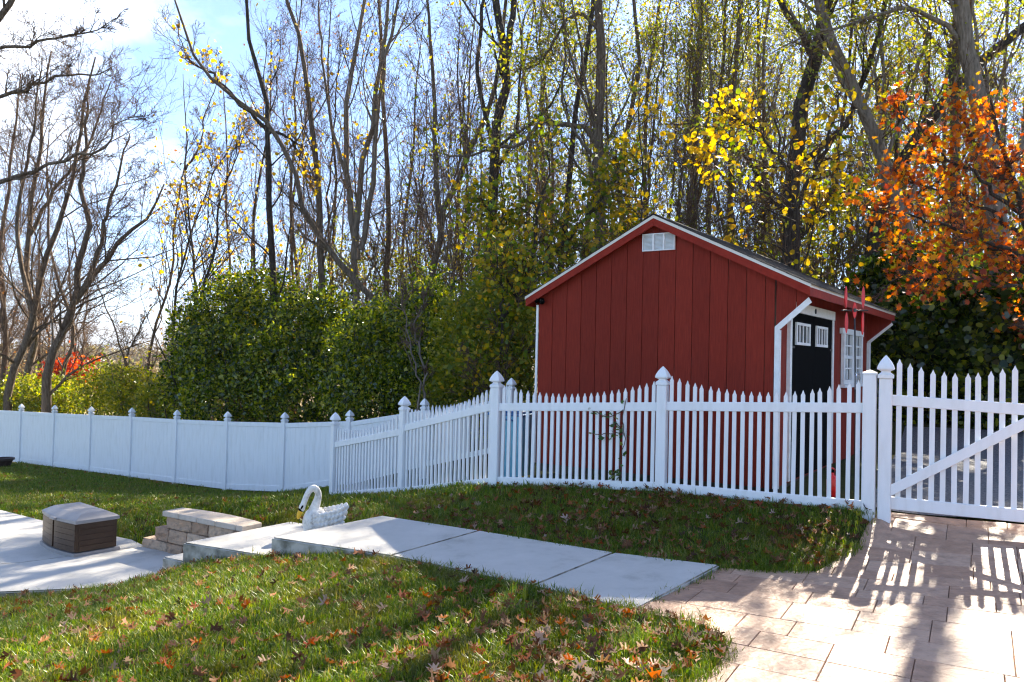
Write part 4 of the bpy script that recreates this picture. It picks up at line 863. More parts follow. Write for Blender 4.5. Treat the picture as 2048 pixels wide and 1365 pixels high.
# branch orders: (count, tmin, tmax, angle, length (<0: times parent), radius factor, min radius, segments, sides, wobble, upward pull)
SPEC = {
    'dense': [(14, 0.22, 1.0, 42, -0.42, 0.36, 0.012, 8, 5, 0.15, 0.06), (8, 0.15, 1.0, 42, -0.52, 0.45, 0.007, 6, 3, 0.18, 0.05), (6, 0.1, 1.0, 40, -0.50, 0.6, 0.0045, 4, 3, 0.2, 0.05), (4, 0.1, 1.0, 40, -0.55, 0.6, 0.0036, 2, 3, 0.2, 0.04)],
    'tall': [(14, 0.25, 1.0, 34, -0.27, 0.33, 0.010, 8, 5, 0.12, 0.10), (7, 0.15, 1.0, 38, -0.5, 0.45, 0.006, 6, 3, 0.16, 0.07), (5, 0.1, 1.0, 40, -0.5, 0.6, 0.0042, 3, 3, 0.18, 0.05), (2, 0.1, 1.0, 40, -0.6, 0.7, 0.0035, 2, 3, 0.2, 0.03)],
    'brush': [(16, 0.08, 1.0, 34, -0.40, 0.5, 0.010, 6, 4, 0.16, 0.10), (7, 0.1, 1.0, 38, -0.5, 0.6, 0.006, 4, 3, 0.18, 0.06), (5, 0.1, 1.0, 40, -0.55, 0.7, 0.0045, 2, 3, 0.2, 0.03)],
    'crown': [(16, 0.22, 1.0, 50, -0.42, 0.5, 0.014, 7, 5, 0.14, 0.05), (8, 0.12, 1.0, 42, -0.5, 0.55, 0.008, 5, 3, 0.16, 0.03), (6, 0.1, 1.0, 40, -0.5, 0.7, 0.005, 3, 3, 0.18, 0.0)],
}
def tree_mesh(r, stems, spec, bark, leafs=(), twigmat='twig', sides=9, stem_n=18, jit=0.03, limb_scale=1.0):
    """stems: list of (points, r0, r1) in local coordinates.  returns (trunk mesh, crown mesh, foliage meshes)"""
    trunk = []; lv = []
    for pts, r0, r1 in stems:
        P = resample(pts, stem_n, r, jit)[None]; t = np.linspace(0, 1, stem_n)
        R_ = (0.72 * (r0 * (1 - t) ** 0.85 + r1))[None]; R_[0, 0] *= 1.0
        trunk.append((*tubes(P, R_, sides), 0)); lv.append((P, R_))
    P = np.concatenate([a for a, _ in lv]); R_ = np.concatenate([b for _, b in lv])
    crown = []; last = P
    for k, (cnt, t0, t1, ang, ln, rf, rmin, n, S, wob, tr) in enumerate(SPEC[spec]):
        st, di, L_, rr = spawn(r, P, R_, cnt, t0, t1, ang, ln, rf, rmin)
        if k == 0: L_ = L_ * limb_scale
        P, R_ = grow(r, st, di, L_, rr, np.maximum(rr * 0.25, 0.003), n, wob, tr)
        (trunk if k == 0 else crown).append((*tubes(P, R_, S), 0))
        if k == len(SPEC[spec]) - 2: last2 = P
    fol = []
    for kind, n, size, mat, jt, upb in leafs:
        src = P if len(SPEC[spec]) < 3 else np.concatenate([P[:, [0, -1]], last2[:, [0, -1]]]); C_ = along(r, src, n, jt)
        fol.append((npmesh('foliage', [(*leaves(r, C_, size, kind, upb), 0)], M[mat]), C_))
    return npmesh('trunk', trunk, M[bark], True), npmesh('crown', crown, M[twigmat]), fol
def put_tree(name, label, cat, loc, tm, group=None, rz=0, sc=1.0):
    o = tag(empty(name, loc, rz), label, cat, group); o.scale = (sc, sc, sc)
    link('trunk', tm[0], o); link('crown', tm[1], o)
    for f in tm[2]: tag(link('foliage', f[0], o), kind='stuff')
    return o
def stem_px(pts, Y, base, ext=0.0, ground=True, slant=0.0):
    """pixel stations to local points at depth Y (slant: metres of extra depth towards the top)"""
    n = len(pts); W_ = [dp(x, y, Y + slant * i / max(1, n - 1)) for i, (x, y) in enumerate(pts)]
    if ext > 0:
        d = (W_[-1] - W_[-2]).normalized(); d = (d + Vector((0, 0, 0.8))).normalized(); W_.append(W_[-1] + d * ext * 0.5); W_.append(W_[-1] + (d + Vector((0.05, 0.02, 0.25))).normalized() * ext * 0.5)
    if ground: W_.insert(0, Vector((base.x, base.y, base.z - 0.15)))
    return [tuple(p - base) for p in W_]
def base_under(px, py, Y):
    p = dp(px, py, Y); return Vector((p.x, Y, h1(p.x, Y)))
def feature(seed, name, label, Y, stems, spec, bark='bark', leafs=(), cat='tree', ext=6.0, group=None, twig='twig', limb_scale=1.0, base=None):
    """stems: [(pixel polyline, r0, r1, ext or None)]; the first reaches the ground"""
    r = np.random.default_rng(seed); x0, y0 = (base or stems[0][0][0]); bs = base_under(x0, y0, Y); ST = []
    for i, (pts, r0, r1, *e) in enumerate(stems):
        ST.append((stem_px(pts, Y, bs, e[0] if e else ext, ground=(i == 0), slant=e[1] if len(e) > 1 else 0), r0, r1))
    return put_tree(name, label, cat, bs, tree_mesh(r, ST, spec, bark, leafs, twig, limb_scale=limb_scale), group)

# ------------------------------------------------------------------ trees picked out in the photograph
GL = 'bare trees on the left'; GW = 'trees of the wood behind the shed'
feature(11, 'bare_tree', 'bare brown tree leaning right at the far left, behind the board fence', 25, [([(19, 771), (48, 690), (69, 626), (90, 539), (126, 416), (150, 330)], 0.16, 0.03, 3.5), ([(69, 626), (40, 520), (35, 420), (60, 300)], 0.09, 0.02, 3)], 'dense', group=GL)
feature(12, 'bare_tree', 'bare tree with an upright dark trunk left of the forked tree', 27, [([(58, 755), (69, 652), (54, 561), (61, 430), (75, 330)], 0.17, 0.03, 4), ([(60, 470), (110, 380), (170, 300)], 0.08, 0.02, 2.5)], 'dense', group=GL)
feature(13, 'bare_tree', 'forked bare tree with trunk dividing low, left of the gap of sky', 24, [([(96, 739), (122, 668), (150, 600), (200, 539), (239, 481), (290, 440)], 0.20, 0.03, 1.2), ([(150, 600), (158, 529), (177, 465), (165, 380), (170, 300)], 0.12, 0.025, 2), ([(165, 580), (200, 500), (215, 420), (240, 340)], 0.09, 0.02, 1.2)], 'dense', 'bark', group=GL)
feature(14, 'bare_tree', 'slim bare tree leaning left beside the red shrub', 29, [([(120, 760), (150, 690), (130, 600), (100, 500), (95, 400)], 0.11, 0.02, 3)], 'dense', group=GL)
feature(15, 'bare_tree', 'bare tree just inside the left edge of the photo', 31, [([(5, 780), (10, 640), (0, 500), (20, 350)], 0.16, 0.03, 4)], 'dense', group=GL)
feature(16, 'overhanging_tree', 'bare tree beyond the left edge whose branches reach into the upper left corner', 15, [([(-190, 700), (-180, 450), (-150, 250), (-90, 120), (0, 40)], 0.20, 0.03, 2.5), ([(-160, 330), (-60, 375), (80, 340), (150, 310), (190, 305), (225, 285), (232, 250), (290, 230)], 0.07, 0.008, 0.01), ([(-130, 200), (0, 195), (120, 150), (200, 152), (235, 130)], 0.06, 0.008, 0.01), ([(-100, 130), (0, 100), (110, 76), (190, 62), (225, 40)], 0.05, 0.008, 0.01)], 'brush', limb_scale=0.5)
feature(17, 'thin_tree', 'thin pale tree standing alone in the gap of sky', 27, [([(300, 700), (340, 560), (350, 450), (368, 330), (375, 260), (365, 170)], 0.075, 0.012, 0.4), ([(372, 340), (400, 290), (410, 230), (440, 160)], 0.04, 0.01, 0.3)], 'brush', twig='twig', limb_scale=0.55)
feature(18, 'sapling', 'crossing thin sapling above the low shrubs left of the dark hedge', 23, [([(268, 820), (255, 745), (235, 680), (215, 620), (190, 560)], 0.05, 0.01, 0.6), ([(250, 720), (290, 640), (320, 590)], 0.03, 0.008, 0.4)], 'brush', limb_scale=0.8)
Yl = (('round', 420, 0.09, 'yellow', 0.12, 0.2),)
feature(21, 'twiggy_tree', 'twiggy tree dotted with yellow leaves above the left end of the hedge', 21, [([(390, 640), (385, 520), (378, 430), (372, 350)], 0.07, 0.012, 1.0), ([(400, 600), (430, 500), (440, 400), (470, 330)], 0.05, 0.012, 0.8)], 'brush', 'bark_dark', (('round', 320, 0.085, 'yellow', 0.1, 0.2),))
feature(22, 'twiggy_tree', 'twiggy leaning tree between the thin pale tree and the ivy trunk', 22, [([(350, 640), (365, 520), (400, 420), (430, 340), (455, 300)], 0.06, 0.012, 1.0)], 'brush', 'bark_dark', (('round', 260, 0.085, 'yellow', 0.1, 0.2), ('oval', 300, 0.1, 'brownleaf', 0.1, 0)))
feature(23, 'ivy_tree', 'dark trunk hung with yellow ivy left of centre', 21, [([(548, 620), (543, 480), (540, 380), (538, 270), (525, 180), (505, 100)], 0.13, 0.03, 4.0), ([(540, 268), (480, 205), (420, 145), (385, 125)], 0.07, 0.012, 0.8), ([(530, 262), (575, 275), (605, 330), (625, 360)], 0.05, 0.012, 0.01)], 'tall', 'bark_dark', (('round', 360, 0.09, 'yellow', 0.12, 0.2),), limb_scale=0.8)
feature(24, 'bowed_tree', 'long bowed trunk leaning up from lower right to upper left', 20, [([(808, 640), (769, 619), (730, 576), (675, 525), (632, 460), (600, 390), (570, 300), (545, 255), (470, 200), (400, 130)], 0.12, 0.03, 2.0)], 'tall', 'bark', limb_scale=0.5)
feature(25, 'slender_tree', 'upright slender tree crossed by the bowed trunk', 22, [([(640, 600), (640, 450), (632, 300), (615, 180), (598, 80), (575, 0)], 0.14, 0.03, 4)], 'tall', 'bark', (('round', 120, 0.085, 'yellow', 0.1, 0.2),))
feature(26, 'clump_tree', 'clump of pale stems rising together above the hedge', 23, [([(712, 600), (712, 460), (722, 350), (745, 240), (755, 150), (770, 70)], 0.15, 0.03, 4), ([(715, 520), (700, 400), (690, 260), (702, 150), (722, 50)], 0.12, 0.025, 4), ([(722, 500), (745, 380), (750, 280), (762, 170), (790, 40)], 0.10, 0.02, 4), ([(716, 480), (690, 360), (665, 250), (650, 160)], 0.07, 0.02, 3)], 'tall', 'bark_pale')
feature(27, 'slender_tree', 'slender tree with yellow leaf tufts right of the pale clump', 24, [([(776, 600), (778, 440), (772, 300), (765, 170), (758, 40)], 0.12, 0.03, 5)], 'tall', 'bark', (('round', 160, 0.09, 'yellow', 0.15, 0.2),))
feature(28, 'slender_tree', 'grey tree leaning right, left of the large trunk', 22, [([(862, 600), (880, 460), (910, 370), (950, 280), (985, 200), (1000, 120)], 0.14, 0.03, 5), ([(880, 460), (870, 330), (868, 200), (860, 80)], 0.09, 0.02, 4)], 'tall', 'bark', (('oval', 500, 0.10, 'olive', 0.2, 0),))
feature(29, 'large_tree', 'thick dark trunk forking near the top left of the straight trunk', 20, [([(978, 620), (984, 420), (987, 330), (995, 227), (1008, 176), (1008, 92), (992, 0)], 0.21, 0.05, 6), ([(1005, 150), (1020, 70), (1028, 0)], 0.10, 0.03, 5), ([(988, 300), (960, 180), (955, 90), (965, 0)], 0.07, 0.02, 4)], 'tall', 'bark_dark', (('oval', 1400, 0.10, 'olive', 0.25, 0),))
feature(30, 'straight_tree', 'large straight trunk with a gnarled side limb above the shed ridge', 18.5, [([(1200, 560), (1199, 420), (1199, 280), (1203, 150), (1198, 0)], 0.19, 0.05, 7), ([(1196, 290), (1165, 252), (1120, 250), (1082, 245), (1040, 285), (992, 297), (930, 310), (884, 312)], 0.075, 0.02, 0.01), ([(1196, 70), (1155, 22), (1120, 62), (1090, 112), (1060, 140), (1020, 110)], 0.06, 0.012, 0.01)], 'tall', 'bark', (('oval', 2200, 0.10, 'olive', 0.25, 0),), limb_scale=0.9)
feature(31, 'slender_tree', 'leaning dark tree close behind the straight trunk', 21, [([(1120, 600), (1135, 400), (1150, 240), (1165, 150), (1182, 40)], 0.12, 0.03, 5)], 'tall', 'bark_dark', (('oval', 1800, 0.10, 'olive', 0.25, 0),))
feature(32, 'slender_tree', 'slim tree between the straight trunk and the yellow leaves', 22, [([(1255, 560), (1240, 380), (1262, 220), (1275, 100), (1270, 0)], 0.10, 0.03, 5)], 'tall', 'bark', (('oval', 2200, 0.10, 'olive', 0.25, 0),))
feature(33, 'slender_tree', 'slim upright tree directly behind the shed roof', 24, [([(1385, 560), (1388, 400), (1388, 250), (1395, 120), (1402, 0)], 0.14, 0.03, 6), ([(1388, 420), (1420, 300), (1440, 180), (1450, 60)], 0.08, 0.02, 5)], 'tall', 'bark', (('oval', 2600, 0.10, 'olive', 0.3, 0),))
feature(34, 'slender_tree', 'slim tree close left of the thick forked trunk', 23, [([(1470, 560), (1460, 400), (1462, 260), (1470, 130), (1480, 0)], 0.12, 0.03, 6)], 'tall', 'bark', (('oval', 2600, 0.10, 'olive', 0.3, 0),))
feature(35, 'thick_tree', 'thick dark trunk with heavy fork behind the yellow leaves', 17, [([(1574, 600), (1577, 480), (1580, 420), (1590, 300), (1602, 210), (1635, 105), (1655, 0)], 0.24, 0.06, 7), ([(1590, 320), (1640, 300), (1700, 240), (1720, 170), (1760, 60)], 0.09, 0.02, 4), ([(1580, 430), (1530, 390), (1490, 310), (1440, 290)], 0.06, 0.012, 0.5), ([(1630, 120), (1590, 50), (1560, 0)], 0.08, 0.03, 4), ([(1575, 530), (1610, 470), (1660, 420), (1690, 405)], 0.06, 0.012, 0.3)], 'tall', 'bark_dark', (('oval', 2600, 0.10, 'olive', 0.3, 0),))
feature(36, 'leaning_tree', 'rough grey trunk leaning left behind the orange maple', 16, [([(1830, 560), (1802, 430), (1770, 330), (1722, 205), (1662, 80), (1635, 0)], 0.19, 0.05, 6)], 'tall', 'bark_pale', (('oval', 2000, 0.10, 'olive', 0.3, 0),))
feature(37, 'large_tree', 'big rough trunk at the right edge behind the orange maple', 15, [([(2005, 680), (2000, 560), (1988, 400), (1968, 260), (1945, 150), (1928, 60), (1920, 0)], 0.24, 0.06, 7), ([(1960, 250), (1930, 90), (1860, 28), (1780, 22), (1700, 48), (1610, 70), (1540, 110)], 0.08, 0.012, 0.01), ([(1985, 420), (2040, 300), (2100, 180)], 0.1, 0.03, 4)], 'tall', 'bark_pale', (('oval', 2200, 0.10, 'olive', 0.3, 0),))
feature(38, 'slanting_tree', 'dark trunk slanting up to the right edge of the photo', 17.5, [([(1740, 520), (1770, 400), (1810, 310), (1870, 225), (1960, 125), (2048, 50), (2130, -20)], 0.20, 0.05, 5)], 'tall', 'bark_dark', (('oval', 1500, 0.10, 'olive', 0.3, 0),), base=(1730, 600))
feature(39, 'straight_tree', 'upright grey trunk left of the big trunk at the right edge', 19, [([(1918, 640), (1916, 420), (1910, 200), (1915, 0)], 0.15, 0.05, 7)], 'tall', 'bark', (('oval', 1800, 0.10, 'olive', 0.3, 0),))

# leafy trees -----------------------------------------------------------
r = np.random.default_rng(50)
def leafy(seed, name, label, px, py, Y, stems, leafs, spec='crown', bark='bark_dark', limb=1.0, group=None):
    return feature(seed, name, label, Y, stems, spec, bark, leafs, ext=0.0, limb_scale=limb, base=(px, py), group=group)
leafy(51, 'yellow_tree', 'young tree with bright yellow rounded leaves behind the shed roof', 1600, 600, 14.5, [([(1600, 520), (1590, 400), (1560, 300), (1540, 200)], 0.07, 0.015), ([(1590, 420), (1640, 320), (1670, 230), (1690, 150)], 0.05, 0.01), ([(1570, 330), (1500, 250), (1440, 220)], 0.035, 0.008), ([(1600, 470), (1650, 400), (1680, 390)], 0.03, 0.008)], (('round', 560, 0.095, 'yellow', 0.22, 0.4), ('round', 420, 0.085, 'yelgreen', 0.25, 0.4)), limb=0.62)
leafy(52, 'vine_covered_tree', 'tree cloaked in yellow-green vine leaves left of the shed roof', 1060, 620, 16.5, [([(1060, 600), (1070, 480), (1080, 400), (1100, 320)], 0.09, 0.02), ([(1065, 560), (1000, 460), (960, 390)], 0.06, 0.015), ([(1065, 560), (1140, 470), (1200, 400), (1250, 340)], 0.06, 0.015), ([(1060, 590), (1180, 520), (1260, 480)], 0.05, 0.012)], (('maple', 3600, 0.105, 'yelgreen', 0.25, 0.3),), limb=0.8)
leafy(53, 'yellow_sapling', 'slim sapling with a column of yellow leaves above the shed ridge', 1290, 520, 15.5, [([(1290, 460), (1285, 380), (1280, 280), (1275, 190)], 0.04, 0.01)], (('maple', 300, 0.12, 'yellow', 0.12, 0.3), ('maple', 200, 0.11, 'yelgreen', 0.15, 0.3)), limb=0.5)
leafy(54, 'yellow_sapling', 'thin sapling with orange-yellow leaves right of the shed ridge', 1400, 520, 15.0, [([(1400, 500), (1395, 400), (1385, 300), (1375, 240)], 0.035, 0.008)], (('round', 190, 0.12, 'yellow', 0.12, 0.3),), limb=0.5)
leafy(55, 'vine_covered_tree', 'low yellow-green leafy tree at the left eave of the shed', 1010, 700, 14.5, [([(1000, 680), (1000, 580), (980, 500)], 0.05, 0.012), ([(1002, 640), (1050, 560), (1060, 500)], 0.04, 0.012)], (('round', 2000, 0.075, 'yelgreen', 0.2, 0.3),), limb=0.9)
# orange maple: the largest leaves are parts of their own
def maple():
    r = np.random.default_rng(61); Y = 12.4; bs = base_under(2075, 700, Y)
    ST = [(stem_px([(2075, 640), (2060, 520), (2040, 400), (2010, 300), (1980, 200)], Y, bs), 0.10, 0.02)]
    for pts, sl, r0 in (([(2062, 520), (1950, 470), (1850, 440), (1740, 420)], -1.2, 0.045), ([(2045, 430), (1960, 360), (1880, 300), (1800, 210)], -0.8, 0.045), ([(2070, 580), (1960, 560), (1850, 560), (1760, 555)], -1.4, 0.035),
                        ([(2055, 480), (1980, 420), (1900, 400), (1760, 330)], 0.6, 0.04), ([(2030, 380), (1950, 280), (1900, 200)], 0.8, 0.035), ([(2068, 560), (2000, 500), (1900, 500), (1800, 490)], 0.5, 0.035), ([(2050, 450), (2100, 350), (2140, 260)], 0.3, 0.04), ([(2060, 520), (2150, 460), (2230, 420)], 0, 0.04)):
        ST.append((stem_px(pts, Y, bs, 0, ground=False, slant=sl), r0, 0.006))
    tm = tree_mesh(r, ST, 'brush', 'bark_dark', (('maple', 3200, 0.085, 'orange', 0.15, 0.5),), limb_scale=0.42)
    (fm, C_) = tm[2][0]
    o = tag(empty('maple_tree', bs), 'maple with bright orange leaves at the right, in front of the dark trunks', 'tree')
    link('trunk', tm[0], o); link('crown', tm[1], o); tag(link('foliage', fm, o), kind='stuff')
    V0, F0 = LEAF['maple']
    lm = [npmesh('leaf', [(V0 * [1, 1, k], F0, 0)], M['orange_i']) for k in (1.0, 3.0, -2.0)]
    C2 = along(r, np.array([t[0] for t in [(resample(s[0], 8, r, 0.02)[None],) for s in ST[1:]]])[:, 0], 300, 0.22)
    for i in range(300):
        s = float(r.uniform(0.07, 0.12)); link('leaf', lm[i % 3], o, loc=tuple(C2[i]), rot=tuple(r.uniform(-1.3, 1.3, 2)) + (float(r.uniform(0, 6.28)),), scale=(s, s, s))
M['orange_i'] = leaf_mat('orange_maple_leaf_single', [(0.0, (0.20, 0.028, 0.008)), (0.3, (0.42, 0.08, 0.008)), (0.68, (0.58, 0.155, 0.012)), (0.86, (0.60, 0.29, 0.02)), (0.95, (0.56, 0.40, 0.03)), (1.0, (0.25, 0.28, 0.02))], trans=0.6, rough=0.35, instance=True)
maple()

# hedges and shrubs: leaves through the outer shell of a lumpy volume, stems inside ----------
def shrub(seed, name, label, lumps, nleaf, size, mat, kind='oval', cat='shrub', group=None, shell=0.55, stems=14):
    """lumps: world ellipsoids (cx, cy, cz, rx, ry, rz)"""
    r = np.random.default_rng(seed); L_ = np.array(lumps, float); bx = L_[:, 0].mean(); by = L_[:, 1].mean(); bs = np.array([bx, by, h1(bx, by)])
    vol = (L_[:, 3] * L_[:, 4] * L_[:, 5]) ** (2 / 3); k = r.choice(len(L_), nleaf, p=vol / vol.sum())
    d = unit(r.normal(0, 1, (nleaf, 3))); rad = 1 - shell * r.random(nleaf) ** 1.6 + (r.random(nleaf) < 0.07) * r.uniform(0, 0.22, nleaf)
    # uneven outline: radius pushed in and out by a few random directions
    dirs = unit(r.normal(0, 1, (26, 3))); amp = r.uniform(-0.26, 0.26, 26)
    bump = (np.clip((d @ dirs.T - 0.80) / 0.2, 0, 1) * amp).sum(1)
    C_ = L_[k, :3] + d * L_[k, 3:] * (rad * (1 + bump))[:, None]
    # stray shoots that break the outline
    ns = nleaf // 260; ks = r.choice(len(L_), ns, p=vol / vol.sum()); ds = unit(r.normal(0, 1, (ns, 3)) + [0, 0, 0.5]); s0 = L_[ks, :3] + ds * L_[ks, 3:] * 0.9; e0 = s0 + unit(ds + r.normal(0, 0.35, (ns, 3)) + [0, 0, 0.5]) * r.uniform(0.2, 0.75, (ns, 1))
    tt = r.random((ns, 18, 1)); C_ = np.concatenate([C_, (s0[:, None] * (1 - tt) + e0[:, None] * tt + r.normal(0, 0.035, (ns, 18, 3))).reshape(-1, 3)])
    g = hgt(C_[:, 0], C_[:, 1]); C_[:, 2] = np.maximum(C_[:, 2], g + 0.05)
    o = tag(empty(name, tuple(bs)), label, cat, group)
    tag(link('foliage', npmesh('foliage', [(*leaves(r, C_ - bs, size, kind, 0.25, 0.5), 0)], M[mat]), o), kind='stuff')
    st = []; 
    kk = r.integers(0, len(L_), stems); end = L_[kk, :3] + unit(r.normal(0, 1, (stems, 3))) * L_[kk, 3:] * 0.8; b0 = np.c_[L_[kk, 0] + r.normal(0, 0.3, stems), L_[kk, 1] + r.normal(0, 0.2, stems), np.zeros(stems)]
    b0[:, 2] = hgt(b0[:, 0], b0[:, 1]) - 0.1
    t = np.linspace(0, 1, 6)[None, :, None]; P = b0[:, None] * (1 - t) + end[:, None] * t + r.normal(0, 0.06, (stems, 6, 3)); R_ = np.linspace(0.035, 0.008, 6)[None].repeat(stems, 0)
    link('stems', npmesh('stems', [(*tubes(P - bs, R_, 5), 0)], M['bark_dark'], True), o); return o
def lump(px, py, Y, rx, ry, rz): p = dp(px, py, Y); return (p.x, p.y, p.z, rx, ry, rz)
shrub(71, 'hedge_shrub', 'large rounded dark green shrub left of centre behind the board fence', [lump(395, 700, 21, 0.8, 1.2, 1.45), lump(450, 640, 21.2, 1.0, 1.2, 1.35), lump(530, 610, 21.4, 1.05, 1.2, 1.1), lump(600, 660, 20.6, 1.1, 1.2, 1.1), lump(690, 710, 20, 1.1, 1.2, 1.0), lump(740, 690, 19, 0.9, 1.0, 1.0), lump(650, 630, 20.4, 0.6, 0.9, 0.8), lump(450, 720, 20.0, 1.3, 1.0, 1.1), lump(560, 730, 19.4, 1.3, 1.0, 1.1), lump(470, 800, 19.6, 1.5, 1.1, 1.0), lump(620, 800, 18.8, 1.5, 1.1, 1.0), lump(380, 780, 21.0, 0.85, 1.0, 1.3)], 50000, 0.10, 'hedge')
shrub(72, 'hedge_shrub', 'tangled dark shrub between the large rounded shrub and the shed', [lump(760, 690, 17.5, 1.1, 1.0, 1.1), lump(850, 650, 17, 0.9, 1.0, 1.1), lump(760, 790, 17, 1.3, 1.0, 1.0), lump(880, 770, 16.5, 1.2, 1.0, 1.1)], 30000, 0.085, 'hedge')
shrub(73, 'hedge_shrub', 'bright green shrub beside the left wall of the shed', [lump(960, 690, 15.5, 0.9, 0.9, 1.15), lump(1030, 720, 15, 0.7, 0.8, 1.1), lump(930, 800, 15.5, 0.9, 0.8, 0.8), lump(1000, 620, 16, 0.7, 0.8, 0.8)], 22000, 0.085, 'lime', 'oval')
shrub(74, 'low_shrub', 'yellow-green low shrub at the left edge behind the board fence', [lump(40, 800, 26, 1.2, 0.8, 0.75), lump(105, 800, 25.5, 0.9, 0.8, 0.75)], 9000, 0.10, 'lime')
shrub(75, 'low_shrub', 'yellow-green low shrub between the red shrub and the dark hedge', [lump(215, 785, 24, 1.0, 0.8, 0.95), lump(275, 790, 23, 0.9, 0.8, 0.9), lump(320, 810, 22, 0.7, 0.7, 0.7)], 12000, 0.09, 'lime')
shrub(76, 'red_shrub', 'red-leaved shrub behind the left board fence', [lump(150, 745, 30, 0.75, 0.7, 0.65), lump(120, 760, 30, 0.8, 0.7, 0.7)], 1500, 0.11, 'redleaf', 'maple')
shrub(77, 'dark_shrub', 'tall dark evergreen shrub right of the shed behind the gate', [lump(1840, 760, 14.5, 1.1, 1.0, 1.5), lump(1930, 700, 14.5, 1.1, 1.0, 1.6), lump(1850, 650, 15.5, 1.0, 1.0, 1.3), lump(1800, 600, 16, 0.8, 0.9, 1.1)], 26000, 0.10, 'ivy', 'round')
shrub(78, 'dark_shrub', 'dark evergreen shrub at the right edge behind the gate', [lump(2010, 800, 13.5, 1.1, 0.9, 1.3), lump(2090, 740, 13.5, 1.1, 1.0, 1.7), lump(2040, 660, 14.5, 1.1, 1.0, 1.3), lump(2200, 760, 13.5, 1.2, 1.0, 1.7)], 26000, 0.10, 'ivy', 'round')
shrub(79, 'understory', 'yellow-green undergrowth behind the shed roof at the foot of the thick trunk', [lump(1500, 560, 22, 1.8, 1.2, 1.6), lump(1640, 540, 21, 1.6, 1.2, 1.5), lump(1380, 560, 22, 1.6, 1.2, 1.4)], 9000, 0.11, 'olive', shell=0.9)
shrub(80, 'understory', 'thin green undergrowth between the trunks left of the shed', [lump(820, 560, 25, 2.2, 1.2, 1.3), lump(940, 540, 24, 1.8, 1.2, 1.5), lump(690, 540, 26, 1.8, 1.2, 1.2)], 6500, 0.10, 'olive', shell=0.9)
shrub(81, 'understory', 'olive undergrowth far behind the maple at the right', [lump(1800, 480, 22, 2.2, 1.2, 2.2), lump(1960, 500, 21, 2.2, 1.2, 2.2), lump(2100, 480, 21, 2.2, 1.2, 2.4)], 11000, 0.12, 'olive', shell=0.9)
# two slim pale stems at the edge of the hedge
o = feature(85, 'forked_sapling', 'two pale slim stems rising from the fence in front of the tangled shrub', 14.9, [([(842, 800), (830, 730), (822, 690), (815, 650), (800, 600)], 0.028, 0.008, 0.3), ([(848, 800), (846, 730), (835, 680), (828, 650), (850, 600)], 0.028, 0.008, 0.3)], 'brush', 'bark_pale', limb_scale=0.45)

